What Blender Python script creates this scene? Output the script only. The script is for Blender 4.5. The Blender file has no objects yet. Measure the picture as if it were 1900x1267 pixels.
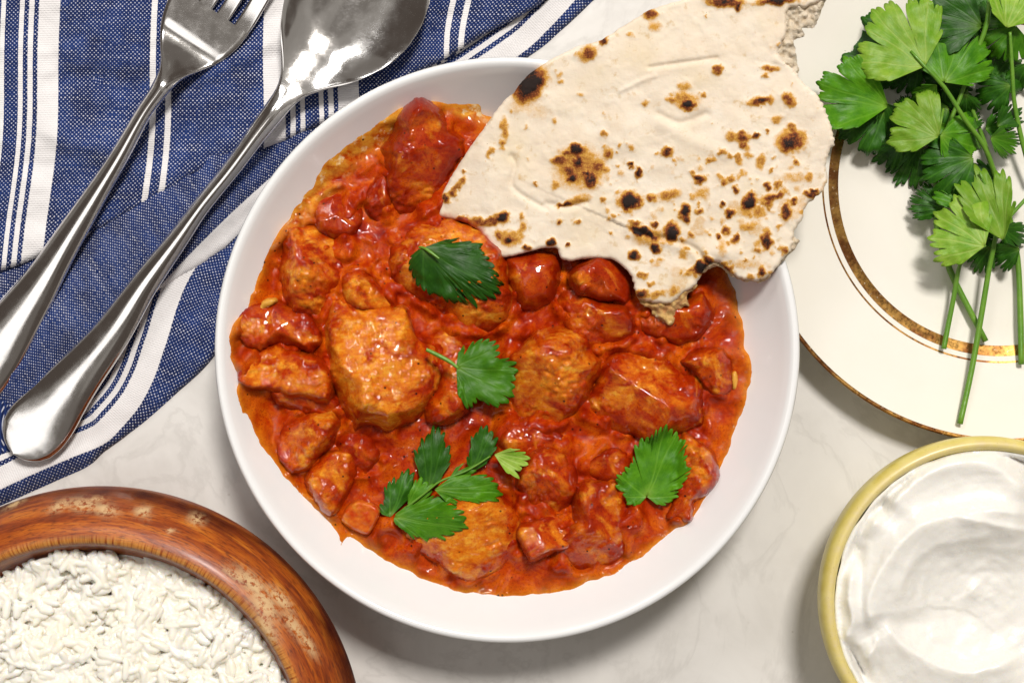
import bpy, math, random
import numpy as np
from mathutils import Vector
from mathutils.geometry import delaunay_2d_cdt
random.seed(7); rng = np.random.default_rng(7)
SC = bpy.context.scene
COL = SC.collection

# ------------------------------------------------------------------ camera, world, lamps, exposure
HC = 63.2                                    # lens height above the table in cm (table top is z = 0)
cam_d = bpy.data.cameras.new('camera'); cam = bpy.data.objects.new('camera', cam_d); COL.objects.link(cam)
cam.location = (0, 0, HC / 100); cam.rotation_euler = (0, 0, 0)
cam_d.lens = 50; cam_d.sensor_width = 36; cam_d.clip_start = .01; cam_d.clip_end = 50
SC.camera = cam
world = bpy.data.worlds.new('World'); SC.world = world; world.use_nodes = True
wn = world.node_tree; wbg = wn.nodes['Background']
# unseen room stand-in: random warm grey cells, added to give the cutlery reflections
wt = wn.nodes.new('ShaderNodeTexCoord'); wv_ = wn.nodes.new('ShaderNodeTexVoronoi'); wr = wn.nodes.new('ShaderNodeValToRGB')
wv_.distance = 'CHEBYCHEV'; wv_.inputs['Scale'].default_value = 2.6; wv_.inputs['Randomness'].default_value = .8
wsx = wn.nodes.new('ShaderNodeSeparateColor')
wn.links.new(wt.outputs['Generated'], wv_.inputs['Vector']); wn.links.new(wv_.outputs['Color'], wsx.inputs[0]); wn.links.new(wsx.outputs[0], wr.inputs[0])
wr.color_ramp.elements[0].color = (.16, .13, .11, 1); wr.color_ramp.elements[1].color = (.62, .58, .53, 1)
wr.color_ramp.elements[0].position = .1; wr.color_ramp.elements[1].position = .9
wn.links.new(wr.outputs[0], wbg.inputs[0]); wbg.inputs[1].default_value = .50


def lamp(name, loc, target, size, power, color, size_y=None):
    d = bpy.data.lights.new(name, 'AREA'); d.energy = power; d.color = color
    d.shape = 'RECTANGLE'; d.size = size; d.size_y = size_y or size
    o = bpy.data.objects.new(name, d); COL.objects.link(o); o.location = loc
    o.rotation_euler = (Vector(target) - Vector(loc)).to_track_quat('-Z', 'Y').to_euler()
    return o


lamp('key_softbox', (.34, 1.12, 2.12), (0, 0, .03), .42, 57.0, (1, .955, .90))
lamp('window_softbox', (-.42, .95, 1.05), (0, 0, .03), .42, 3.2, (1, .99, .97), .28)
lamp('overhead_softbox', (-.56, -.02, 1.2), (-.2, -.02, 0), .58, 1.6, (1, .98, .96), .64)
SC.view_settings.view_transform = 'Standard'; SC.view_settings.look = 'None'
SC.view_settings.exposure = 0; SC.view_settings.gamma = 1

# ------------------------------------------------------------------ helpers
def kz(z): return .72 * (HC - z) / 1900.0


def W(px, py, z):
    """a place on the table scene: photo pixel + height in cm -> metres"""
    px = np.asarray(px, float); py = np.asarray(py, float); z = np.asarray(z, float)
    k = kz(z)
    return np.stack([(px - 950) * k * .01 + 0 * z, -(py - 633.5) * k * .01 + 0 * z, z * .01 + 0 * px], -1)


def _hash(ix, iy, seed):
    h = (ix * 374761393 + iy * 668265263 + seed * 1274126177) & 0xffffffff
    h = ((h ^ (h >> 13)) * 1274126177) & 0xffffffff
    return ((h ^ (h >> 16)) & 0xffff) / 65535.0


def vnoise(x, y, seed=0):
    x = np.asarray(x, float); y = np.asarray(y, float)
    ix = np.floor(x).astype(np.int64); iy = np.floor(y).astype(np.int64)
    fx = x - ix; fy = y - iy
    fx = fx * fx * fx * (fx * (fx * 6 - 15) + 10); fy = fy * fy * fy * (fy * (fy * 6 - 15) + 10)
    a = _hash(ix, iy, seed); b = _hash(ix + 1, iy, seed); c = _hash(ix, iy + 1, seed); d = _hash(ix + 1, iy + 1, seed)
    return (a * (1 - fx) + b * fx) * (1 - fy) + (c * (1 - fx) + d * fx) * fy - .5


def fbm(x, y, seed=0, o=3):
    r = 0; a = 1
    for i in range(o):
        r = r + a * vnoise(x, y, seed + i * 17)
        x2 = x * 1.62 + y * 1.18; y = -x * 1.18 + y * 1.62; x = x2; a *= .5
    return r


def sstep(a, b, x):
    t = np.clip((np.asarray(x, float) - a) / (b - a), 0, 1); return t * t * (3 - 2 * t)


def dense(poly, sp, closed=True, smooth=True, jag=0, seed=0):
    P = np.array(poly, float); n = len(P); out = []
    for i in range(n if closed else n - 1):
        if closed: p0, p1, p2, p3 = P[i - 1], P[i], P[(i + 1) % n], P[(i + 2) % n]
        else: p0, p1, p2, p3 = P[max(i - 1, 0)], P[i], P[i + 1], P[min(i + 2, n - 1)]
        m = max(1, int(round(np.linalg.norm(p2 - p1) / sp)))
        for j in range(m):
            t = j / m
            if smooth: q = .5 * ((2 * p1) + (-p0 + p2) * t + (2 * p0 - 5 * p1 + 4 * p2 - p3) * t * t + (-p0 + 3 * p1 - 3 * p2 + p3) * t ** 3)
            else: q = p1 + (p2 - p1) * t
            out.append(q)
    if not closed: out.append(P[-1])
    out = np.array(out)
    if jag:
        out[:, 0] += jag * fbm(out[:, 0] / 7, out[:, 1] / 7, seed, 3) * 1.6
        out[:, 1] += jag * fbm(out[:, 0] / 7 + 50, out[:, 1] / 7, seed + 5, 3) * 1.6
    return out


def pdist(px, py, poly, closed=True):
    """distance to a polyline, plus the arc position of the nearest point and its signed side"""
    P = np.asarray(poly, float); A = P if closed else P[:-1]; B = np.roll(P, -1, 0) if closed else P[1:]
    L = np.linalg.norm(B - A, axis=1); S0 = np.concatenate([[0], np.cumsum(L)[:-1]])
    px = np.ravel(px); py = np.ravel(py); D = np.full(len(px), 1e9); S = np.zeros(len(px)); G = np.ones(len(px))
    for i in range(len(A)):
        if L[i] < 1e-9: continue
        ex, ey = (B[i] - A[i]) / L[i]
        t = (px - A[i, 0]) * ex + (py - A[i, 1]) * ey
        tc = np.clip(t, 0, L[i])
        dx = px - A[i, 0] - tc * ex; dy = py - A[i, 1] - tc * ey
        d = np.hypot(dx, dy); m = d < D
        D[m] = d[m]; S[m] = (S0[i] + tc)[m]; G[m] = np.sign(ex * dy - ey * dx)[m]
    return D, S, G


def inside(px, py, poly):
    P = np.asarray(poly, float); px = np.ravel(px); py = np.ravel(py); r = np.zeros(len(px), bool)
    j = len(P) - 1
    for i in range(len(P)):
        xi, yi = P[i]; xj, yj = P[j]
        if yi != yj:
            c = ((yi > py) != (yj > py)) & (px < (xj - xi) * (py - yi) / (yj - yi) + xi); r ^= c
        j = i
    return r


def fill(poly, sp, extra=None):
    """triangulated sheet over an outline: points (outline first) and triangles"""
    P = np.asarray(poly, float)
    x0, y0 = P.min(0); x1, y1 = P.max(0)
    gx, gy = np.meshgrid(np.arange(x0, x1, sp), np.arange(y0, y1, sp * .866))
    gx = gx + (np.arange(gx.shape[0]) % 2)[:, None] * sp * .5
    q = np.stack([gx.ravel(), gy.ravel()], 1) + rng.uniform(-.08, .08, (gx.size, 2)) * sp
    q = q[inside(q[:, 0], q[:, 1], P)]
    q = q[pdist(q[:, 0], q[:, 1], P)[0] > sp * .55]
    allp = np.concatenate([P, q])
    n = len(P)
    vs, es, fs, ov, oe, of = delaunay_2d_cdt([Vector(v) for v in allp.tolist()], [(i, (i + 1) % n) for i in range(n)], [], 1, 1e-6)
    V = np.array([tuple(v) for v in vs]); F = np.array([f for f in fs if len(f) == 3])
    a = V[F[:, 0]]; b = V[F[:, 1]]; c = V[F[:, 2]]
    cr = (b[:, 0] - a[:, 0]) * (c[:, 1] - a[:, 1]) - (b[:, 1] - a[:, 1]) * (c[:, 0] - a[:, 0])
    F[cr > 0] = F[cr > 0][:, ::-1]              # pixel y runs down: this makes the sheets face up
    return V, F


def boundary(F):
    E = {}
    for a, b, c in F.tolist():
        for u, v in ((a, b), (b, c), (c, a)): E[(u, v)] = 1
    return [(u, v) for (u, v) in E if (v, u) not in E]


class Thing:
    pass


def props(o, label=None, cat=None, group=None, kind=None):
    if label: o['label'] = label
    if cat: o['category'] = cat
    if group: o['group'] = group
    if kind: o['kind'] = kind
    return o


def empty(name, loc, label, cat, group=None):
    o = bpy.data.objects.new(name, None); COL.objects.link(o); o.location = loc; o.empty_display_size = .01
    return props(o, label, cat, group)


def mk(name, V, F, mat, parent=None, attrs=None, vecs=None, origin=None, smooth=True, F4=None, solid=0):
    V = np.asarray(V, float)
    if origin is None:
        origin = np.array([V[:, 0].mean(), V[:, 1].mean(), V[:, 2].min()])
    V = V - origin
    me = bpy.data.meshes.new(name)
    faces = []
    if F is not None and len(F): faces.append(np.asarray(F, np.int64))
    if F4 is not None and len(F4): faces.append(np.asarray(F4, np.int64))
    nl = sum(f.size for f in faces); nf = sum(len(f) for f in faces)
    me.vertices.add(len(V)); me.vertices.foreach_set('co', V.astype(np.float32).ravel())
    me.loops.add(nl); me.polygons.add(nf)
    me.loops.foreach_set('vertex_index', np.concatenate([f.ravel() for f in faces]).astype(np.int32))
    st = []; s = 0
    for f in faces:
        k = f.shape[1]; st.append(s + np.arange(len(f)) * k); s += f.size
    me.polygons.foreach_set('loop_start', np.concatenate(st).astype(np.int32))
    me.update(calc_edges=True); me.validate()
    me.polygons.foreach_set('use_smooth', np.full(len(me.polygons), smooth))
    for k, v in (attrs or {}).items():
        a = me.attributes.new(k, 'FLOAT', 'POINT'); a.data.foreach_set('value', np.asarray(v, np.float32))
    for k, v in (vecs or {}).items():
        a = me.attributes.new(k, 'FLOAT_VECTOR', 'POINT'); a.data.foreach_set('vector', np.asarray(v, np.float32).ravel())
    me.materials.append(mat)
    o = bpy.data.objects.new(name, me); COL.objects.link(o)
    if parent is not None:
        o.parent = parent; o.location = Vector(origin) - parent_world(parent)
    else: o.location = origin
    if solid:
        m = o.modifiers.new('solidify', 'SOLIDIFY'); m.thickness = solid; m.offset = -1
    return o


def parent_world(p):
    v = Vector((0, 0, 0))
    while p is not None: v += p.location; p = p.parent
    return v


def skirt(V, F, z, drop, inset=0.0):
    """adds a side wall under the outline of a sheet; returns new px points, z, faces"""
    bd = boundary(F); ids = sorted({i for e in bd for i in e}); mp = {i: len(V) + n for n, i in enumerate(ids)}
    V2 = np.concatenate([V, V[ids]]); z2 = np.concatenate([z, (np.asarray(drop)[ids] if np.ndim(drop) else z[ids] - drop)])
    F4 = np.array([(v, u, mp[u], mp[v]) for u, v in bd])
    return V2, z2, F4, ids


def lathe(name, prof, center, mat, parent=None, n=160, closed=False, attrs=None, origin=None):
    """prof: (r, z) in cm; center (x, y) in cm; the profile runs from inside bottom up and over to the outside"""
    P = np.array(prof, float); m = len(P); a = np.arange(n) * 2 * math.pi / n
    V = np.stack([center[0] + P[:, 0][:, None] * np.cos(a), center[1] + P[:, 0][:, None] * np.sin(a), P[:, 1][:, None] + 0 * a], -1).reshape(-1, 3) * .01
    F4 = []
    for i in range(m if closed else m - 1):
        i2 = (i + 1) % m
        j = np.arange(n); j2 = (j + 1) % n
        F4.append(np.stack([i2 * n + j, i2 * n + j2, i * n + j2, i * n + j], 1))
    o = mk(name, V, None, mat, parent, F4=np.concatenate(F4), origin=origin if origin is not None else np.array([center[0], center[1], 0]) * .01, attrs=attrs)
    return o


def spline(pts, n):
    return dense(pts, max(1e-6, np.sum(np.linalg.norm(np.diff(np.array(pts, float), axis=0), axis=1)) / n), closed=False)


def tube(pts, rad, mat, name, parent, n=10):
    """round stalk through (px, py, z) points with a radius in cm per point"""
    P = np.array(pts, float); Q = spline(P, 26)
    C = W(Q[:, 0], Q[:, 1], Q[:, 2]); m = len(C)
    R = np.interp(np.linspace(0, 1, m), np.linspace(0, 1, len(rad)), rad) * .01
    T = np.gradient(C, axis=0); T /= np.linalg.norm(T, axis=1)[:, None]
    up = np.array([0, 0, 1.0]); S = np.cross(T, up); S /= np.linalg.norm(S, axis=1)[:, None]; U = np.cross(S, T)
    a = np.arange(n) * 2 * math.pi / n
    rr = R[:, None] * (1 + .08 * np.cos(5 * a)[None, :])
    V = (C[:, None, :] + rr[..., None] * (np.cos(a)[None, :, None] * S[:, None, :] + np.sin(a)[None, :, None] * U[:, None, :])).reshape(-1, 3)
    F4 = []
    j = np.arange(n); j2 = (j + 1) % n
    for i in range(m - 1): F4.append(np.stack([i * n + j, i * n + j2, (i + 1) * n + j2, (i + 1) * n + j], 1))
    V = np.concatenate([V, C[:1], C[-1:]]); c0 = len(V) - 2
    F3 = np.concatenate([np.stack([0 * j + c0, j2, j], 1), np.stack([0 * j + c0 + 1, (m - 1) * n + j, (m - 1) * n + j2], 1)])
    return mk(name, V, F3, mat, parent, F4=np.concatenate(F4))


# ------------------------------------------------------------------ material helpers
class Mat:
    def __init__(s, name):
        s.m = bpy.data.materials.new(name); s.m.use_nodes = True; s.t = s.m.node_tree
        s.b = s.t.nodes['Principled BSDF']; s._co = None

    def n(s, typ, ins=None, **kw):
        x = s.t.nodes.new('ShaderNode' + typ)
        for k, v in kw.items(): setattr(x, k, v)
        for k, v in (ins or {}).items(): s.put(x.inputs[k], v)
        return x

    def put(s, sock, v):
        if isinstance(v, bpy.types.NodeSocket): s.t.links.new(v, sock)
        elif isinstance(v, (tuple, list)): sock.default_value = tuple(v) + ((1,) if sock.type == 'RGBA' and len(v) == 3 else ())
        elif sock.type == 'RGBA': sock.default_value = (v, v, v, 1)
        else: sock.default_value = v

    def set(s, **kw):
        for k, v in kw.items(): s.put(s.b.inputs[k.replace('_', ' ')], v)
        return s

    def co(s, scale=(1, 1, 1)):
        """object coordinates in centimetres"""
        if s._co is None: s._co = s.n('TexCoord').outputs['Object']
        return s.n('Mapping', {'Vector': s._co, 'Scale': tuple(100 * c for c in scale)}).outputs[0]

    def noise(s, sc, detail=3, rough=.55, scale=(1, 1, 1), vec=None, dist=0):
        return s.n('TexNoise', {'Vector': vec or s.co(scale), 'Scale': sc, 'Detail': detail, 'Roughness': rough, 'Distortion': dist}).outputs[0]

    def vor(s, sc, feature='F1', out=0, scale=(1, 1, 1), rnd=1):
        return s.n('TexVoronoi', {'Vector': s.co(scale), 'Scale': sc, 'Randomness': rnd}, feature=feature).outputs[out]

    def ramp(s, v, stops, interp='LINEAR'):
        r = s.n('ValToRGB', {'Fac': v}); cr = r.color_ramp; cr.interpolation = interp
        while len(cr.elements) < len(stops): cr.elements.new(.5)
        for e, (p, c) in zip(cr.elements, stops):
            e.position = p; e.color = (tuple(c) + (1,))[:4] if isinstance(c, (tuple, list)) else (c, c, c, 1)
        return r.outputs[0]

    def mix(s, f, a, b, blend='MIX'):
        x = s.n('Mix', data_type='RGBA', blend_type=blend)
        s.put(x.inputs[0], f); s.put(x.inputs[6], a); s.put(x.inputs[7], b)
        return x.outputs[2]

    def math(s, op, a, b=0, c=0, clamp=False):
        x = s.n('Math', operation=op, use_clamp=clamp)
        s.put(x.inputs[0], a); s.put(x.inputs[1], b); s.put(x.inputs[2], c)
        return x.outputs[0]

    def attr(s, name, out=2):
        return s.n('Attribute', attribute_name=name).outputs[out]

    def bump(s, h, dist_cm, strength=1, normal=None):
        i = {'Height': h, 'Distance': dist_cm * .01, 'Strength': strength}
        if normal: i['Normal'] = normal
        o = s.n('Bump', i).outputs[0]; s.put(s.b.inputs['Normal'], o); return o


# marble tabletop
m = Mat('marble'); v = m.noise(.16, 6, .6, dist=1.2); v2 = m.noise(.05, 4, .5)
vein = m.ramp(m.noise(.11, 7, .6, dist=2.2), [(.46, 0), (.50, 1), (.54, 0)])
c = m.ramp(v, [(.3, (.58, .56, .53)), (.55, (.69, .67, .64)), (.75, (.73, .715, .685))])
c = m.mix(m.math('MULTIPLY', vein, .22), c, (.38, .36, .335))
c = m.mix(m.math('MULTIPLY', m.ramp(v2, [(.4, 0), (.7, 1)]), .25), c, (.50, .475, .44))
spk = m.ramp(m.vor(1.1), [(.0, 1), (.05, 1), (.075, 0)])
c = m.mix(m.math('MULTIPLY', spk, m.ramp(m.noise(.6), [(.5, 0), (.7, .5)])), c, (.30, .24, .18))
m.set(Base_Color=c, Specular_IOR_Level=.3, Roughness=m.ramp(m.noise(2.5, 5), [(.3, .36), (.7, .5)])); MARBLE = m.m
# white glazed bowl
m = Mat('white_glaze'); m.set(Base_Color=m.mix(m.ramp(m.noise(2, 4), [(.45, 0), (.8, .35)]), (.81, .812, .81), (.79, .79, .785)), Roughness=.16, Coat_Weight=.3, Coat_Roughness=.06, IOR=1.5)
m.bump(m.noise(.8, 2), .01, .25); WHITE = m.m
# cream plate
m = Mat('cream_china'); m.set(Base_Color=m.mix(m.ramp(m.noise(.5, 5), [(.4, 0), (.8, .5)]), (.83, .80, .725), (.80, .76, .67)), Roughness=.15, Coat_Weight=.25); CREAM = m.m
m = Mat('worn_gilding'); w1 = m.noise(5, 6, .7); worn = m.ramp(w1, [(.62, 0), (.70, 1)])
gc = m.mix(m.ramp(m.noise(1.1, 4), [(.4, 0), (.6, 1)]), (.62, .34, .09), (.26, .10, .03))
m.set(Base_Color=m.mix(worn, gc, (.72, .62, .46)), Metallic=m.math('SUBTRACT', .9, m.math('MULTIPLY', worn, .85)), Roughness=m.ramp(m.noise(7, 3), [(.3, .2), (.7, .42)])); GOLD = m.m
# steel
m = Mat('scratched_steel'); sc = m.ramp(m.noise(6, 4, .6, scale=(1, 9, 1)), [(.55, 0), (.75, 1)])
r = m.math('ADD', m.ramp(m.noise(1.3, 5, .6), [(.35, .075), (.75, .20)]), m.math('MULTIPLY', sc, .1))
m.set(Base_Color=(.80, .775, .75), Metallic=1.0, Roughness=r); m.bump(m.noise(22, 4, .7, scale=(1, 4, 1)), .004, .12); STEEL = m.m

# striped linen: attribute 'cloth' holds (across, along) in thread units
m = Mat('striped_linen'); cl = m.n('SeparateXYZ', {0: m.attr('cloth', 1)}); u, vv = cl.outputs[0], cl.outputs[1]
ww = m.n('CombineXYZ', {0: m.math('MULTIPLY', u, .02), 1: m.math('MULTIPLY', vv, .02)}).outputs[0]
u2 = m.math('ADD', u, m.math('MULTIPLY', m.math('SUBTRACT', m.noise(9, 2, vec=ww), .5), 2.4))
pp = m.math('DIVIDE', m.math('PINGPONG', u2, 277), 277)
st = m.ramp(pp, [(0, 0), (.0433, 1), (.0758, 0), (.1083, 1), (.1426, 0), (.1733, 1), (.316, 0), (.928, 1), (.968, 0)], 'CONSTANT')
P_ = 7.6
su = m.math('SINE', m.math('MULTIPLY', u, 2 * math.pi / P_)); sv = m.math('SINE', m.math('MULTIPLY', vv, 2 * math.pi / P_))
wv = m.math('MULTIPLY', su, sv)
rows = m.n('CombineXYZ', {0: m.math('MULTIPLY', u, .006), 1: m.math('MULTIPLY', vv, .2)}).outputs[0]
slub = m.noise(1.3, 2, vec=rows)
iso = m.n('CombineXYZ', {0: m.math('MULTIPLY', u, .13), 1: m.math('MULTIPLY', vv, .13)}).outputs[0]
irr = m.noise(1.6, 2, vec=iso)
thr = m.math('SUBTRACT', .61, m.math('ADD', m.math('MULTIPLY', m.ramp(slub, [(.5, 0), (.72, 1)]), .45), m.math('MULTIPLY', m.math('SUBTRACT', irr, .5), 1.5)))
dot = m.math('MULTIPLY', m.math('SUBTRACT', wv, thr), 3.5, clamp=True)
big = m.noise(.9, 3, vec=ww)
blue = m.mix(m.ramp(big, [(.35, 0), (.7, 1)]), (.008, .020, .092), (.018, .048, .20))
blue = m.mix(m.math('MULTIPLY', m.math('LESS_THAN', wv, -.45), .7), blue, (.004, .007, .035))
bw = m.mix(dot, blue, (.60, .60, .66))
rib = m.math('SINE', m.math('MULTIPLY', vv, 2 * math.pi / 4.2))
wh = m.mix(m.math('MULTIPLY', m.math('ADD', rib, 1), .13), (.78, .76, .755), (.62, .60, .62))
c = m.mix(st, bw, wh)
m.set(Base_Color=c, Roughness=.9, Sheen_Weight=.15, Specular_IOR_Level=.15)
m.bump(m.math('ADD', m.math('MULTIPLY', wv, m.math('SUBTRACT', 1, m.math('MULTIPLY', st, .8))), m.math('MULTIPLY', rib, .35)), .02, .7); LINEN = m.m

# curry sauce and sauce-coated chicken
def saucy(name, chicken):
    m = Mat(name)
    n1 = m.noise(1.1, 5, .6, dist=.5); n2 = m.noise(9, 4, .65); n3 = m.noise(13, 2)
    red = m.ramp(n1, [(.30, (.18, .004, .0002)), (.47, (.385, .028, .0005)), (.68, (.57, .105, .002))])
    red = m.mix(m.ramp(n2, [(.50, 0), (.68, .55)]), red, (.27, .009, .001))
    red = m.mix(m.ramp(n3, [(.58, 0), (.68, .6)]), red, (.17, .005, .001))
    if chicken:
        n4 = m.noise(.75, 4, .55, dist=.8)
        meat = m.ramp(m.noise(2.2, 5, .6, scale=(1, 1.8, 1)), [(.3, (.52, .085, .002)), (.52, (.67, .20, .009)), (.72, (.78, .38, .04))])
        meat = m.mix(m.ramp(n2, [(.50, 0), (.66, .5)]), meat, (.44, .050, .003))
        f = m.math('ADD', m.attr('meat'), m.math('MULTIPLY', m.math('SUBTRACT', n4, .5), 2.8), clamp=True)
        red = m.mix(m.ramp(m.attr('meat'), [(.0, .5), (.25, 0)]), red, (.18, .005, .0003))  # deeper red low on the sides: thick sauce plus shade painted into the colour
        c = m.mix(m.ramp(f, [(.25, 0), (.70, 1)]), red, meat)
    else:
        e = m.attr('edge')
        c = m.mix(m.math('MULTIPLY', e, m.ramp(n2, [(.3, 1), (.7, .55)])), red, (.62, .235, .012))
        f = m.math('MULTIPLY', m.attr('film'), m.ramp(m.noise(1.6, 6, .65, scale=(1, 1.5, 1)), [(.38, 0), (.60, 1)]))
        c = m.mix(f, c, (.66, .30, .03))
        f2 = m.math('MULTIPLY', m.attr('film'), m.ramp(m.noise(2.1, 6, .6), [(.56, 0), (.66, .9)]))
        c = m.mix(f2, c, (.74, .58, .34))
    sp = m.ramp(m.vor(2.2), [(0, 1), (.09, 1), (.13, 0)])
    sp = m.math('MULTIPLY', sp, m.ramp(m.noise(1.3), [(.45, 0), (.56, 1)]))
    c = m.mix(m.math('MULTIPLY', sp, .9), c, (.02, .006, .003))
    rg = m.ramp(n1, [(.3, .34), (.7, .5)])
    m.set(Base_Color=c, Roughness=rg, IOR=1.45, Specular_IOR_Level=.06, Coat_Weight=.9 if chicken else .5, Coat_Roughness=.045, Coat_IOR=1.42 if chicken else 1.36,
          Subsurface_Weight=.06, Subsurface_Radius=(.004, .0008, .0003), Subsurface_Scale=.3)
    msk = m.ramp(m.noise(.85, 3), [(.50, 0), (.58, 1)])                                   # crinkled wet patches
    crk = m.math('MULTIPLY', m.noise(4.2, 3, .55), msk)
    m.bump(m.math('ADD', m.math('MULTIPLY', m.noise(2.0, 4, .55), .5), m.math('MULTIPLY', m.noise(7, 3, .6), .12)), .09, .7 if chicken else .35)
    m.put(m.b.inputs['Coat Normal'], m.n('Bump', {'Height': crk, 'Distance': .0013, 'Strength': .8}).outputs[0])
    return m.m


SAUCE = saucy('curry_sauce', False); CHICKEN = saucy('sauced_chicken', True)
m = Mat('onion_flesh'); m.set(Base_Color=m.mix(m.noise(3), (.66, .40, .06), (.64, .24, .02)), Roughness=.25, Subsurface_Weight=.2, Subsurface_Radius=(.003, .002, .001)); ONION = m.m
m = Mat('tomato_flesh'); m.set(Specular_IOR_Level=.15, Base_Color=m.ramp(m.noise(2.5, 4), [(.35, (.50, .04, .004)), (.6, (.62, .14, .012)), (.75, (.70, .27, .03))]), Roughness=.22, Coat_Weight=.5, Coat_Roughness=.1)
m.bump(m.noise(4, 4), .06, .6); TOMATO = m.m

# flatbread
m = Mat('charred_flatbread'); ch = m.attr('char')
nz = m.noise(5.5, 5, .7); nf = m.noise(20, 3, .7)
a = m.math('ADD', ch, m.math('MULTIPLY', m.math('MULTIPLY', m.math('SUBTRACT', nz, .5), m.math('MULTIPLY', ch, 1.0, clamp=True)), 1.7))
a = m.math('ADD', a, m.math('MULTIPLY', m.math('MULTIPLY', m.math('SUBTRACT', nf, .5), ch), 1.0))
dough = m.ramp(m.noise(.9, 5), [(.3, (.73, .61, .47)), (.5, (.785, .68, .545)), (.7, (.815, .73, .61))])
dough = m.mix(m.ramp(m.noise(.45, 5, .6), [(.50, 0), (.68, .45)]), dough, (.66, .50, .27))
dough = m.mix(m.ramp(m.noise(2.2, 6, .65), [(.58, 0), (.72, .7)]), dough, (.58, .38, .15))
dough = m.mix(m.ramp(nf, [(.62, 0), (.8, .35)]), dough, (.50, .37, .2))
c = m.mix(m.ramp(a, [(.08, 0), (.28, 1)]), dough, (.60, .31, .05))
c = m.mix(m.ramp(a, [(.28, 0), (.55, 1)]), c, (.22, .050, .008))
c = m.mix(m.ramp(a, [(.55, 0), (.85, 1)]), c, (.014, .006, .004))
sp = m.math('MULTIPLY', m.ramp(m.vor(3.3), [(0, 1), (.03, 1), (.05, 0)]), m.ramp(m.noise(.8), [(.5, 0), (.6, 1)]))
c = m.mix(sp, c, (.06, .02, .01))
c = m.mix(m.attr('soak'), c, (.42, .04, .006))
m.set(Base_Color=c, Roughness=m.mix(m.attr('soak'), .78, .25), Specular_IOR_Level=.3, Subsurface_Weight=.08, Subsurface_Radius=(.004, .0025, .0015), Subsurface_Scale=.4)
m.bump(m.math('ADD', m.noise(2.4, 4), m.math('MULTIPLY', nf, .15)), .055, .7); NAAN = m.m
m = Mat('bread_crumb'); m.set(Base_Color=m.mix(m.attr('gold'), m.ramp(m.noise(4, 5), [(.35, (.60, .50, .36)), (.6, (.76, .68, .55))]), m.ramp(m.noise(3, 5), [(.4, (.42, .17, .02)), (.6, (.68, .42, .10)), (.72, (.76, .60, .36))])), Roughness=.85, Subsurface_Weight=.1, Subsurface_Radius=(.004, .003, .002))
m.bump(m.noise(6, 5, .7), .12, 1); CRUMB = m.m

# coriander
def leafmat(name, dark, light, veincol, trans):
    m = Mat(name); vn = m.attr('vein')
    c = m.mix(m.ramp(m.noise(1.4, 4, .6), [(.32, 0), (.7, 1)]), dark, light)
    c = m.mix(m.ramp(m.noise(9, 3), [(.55, 0), (.75, .3)]), c, tuple(x * .6 for x in dark))
    c = m.mix(m.math('MULTIPLY', vn, .65), c, veincol)
    c = m.mix(m.math('MULTIPLY', m.attr('rootness'), .6), c, tuple(.5 * a + .5 * b for a, b in zip(light, (.34, .46, .08))))
    rnd = m.n('ObjectInfo').outputs['Random']
    c = m.mix(m.math('MULTIPLY', rnd, .55), c, tuple(x * .55 for x in dark))
    m.set(Base_Color=c, Roughness=.46, Specular_IOR_Level=.25, Transmission_Weight=0, Subsurface_Weight=trans, Subsurface_Radius=(.0015, .003, .0006), Subsurface_Scale=.4)
    m.bump(m.math('SUBTRACT', m.math('MULTIPLY', m.noise(4, 3), .8), m.math('MULTIPLY', vn, .5)), .03, .6)
    return m.m


LEAF = [leafmat('coriander_dark', (.012, .066, .002), (.030, .135, .003), (.06, .20, .012), .05),
        leafmat('coriander_green', (.034, .150, .002), (.090, .27, .004), (.13, .31, .02), .08),
        leafmat('coriander_pale', (.13, .31, .008), (.30, .46, .05), (.40, .52, .12), .10)]
m = Mat('coriander_stem'); m.set(Base_Color=m.mix(m.noise(1.2, 3, scale=(1, 1, 1)), (.055, .20, .012), (.19, .36, .035)), Roughness=.35, Subsurface_Weight=.1, Subsurface_Radius=(.002, .003, .001))
m.bump(m.noise(5, 3), .03, .6); STEM = m.m

# wood
m = Mat('acacia_wood'); an = m.attr('arc'); ac = m.attr('across')
gv = m.n('CombineXYZ', {0: m.math('MULTIPLY', an, .35), 1: m.math('MULTIPLY', ac, 2.4)}).outputs[0]
g1 = m.noise(1.0, 6, .62, vec=gv, dist=.6); gf = m.n('CombineXYZ', {0: m.math('MULTIPLY', an, 2.2), 1: m.math('MULTIPLY', ac, 14)}).outputs[0]; g2 = m.noise(1.1, 4, .6, vec=gf)
c = m.ramp(g1, [(.28, (.09, .013, .003)), (.42, (.26, .044, .004)), (.56, (.43, .100, .007)), (.72, (.56, .19, .016))])
c = m.mix(m.ramp(g2, [(.50, 0), (.64, .75)]), c, (.10, .016, .004))
c = m.mix(m.math('MULTIPLY', m.attr('stain'), m.ramp(m.noise(.9, 4), [(.3, 1), (.7, .6)])), c, (.045, .008, .005))
lip = m.attr('lip')
tick = m.n('CombineXYZ', {0: m.math('MULTIPLY', an, 7.0), 1: m.math('MULTIPLY', ac, .35)}).outputs[0]
tk = m.ramp(m.noise(1.0, 3, .6, vec=tick), [(.40, (.22, .05, .01)), (.50, (.55, .24, .05)), (.68, (.66, .36, .10))])
c = m.mix(m.math('MULTIPLY', lip, .85), c, tk)
wr_ = m.math('MULTIPLY', m.attr('wear'), m.ramp(m.noise(4.5, 6, .7), [(.40, 0), (.52, 1)]))
c = m.mix(wr_, c, (.60, .40, .20))
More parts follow.
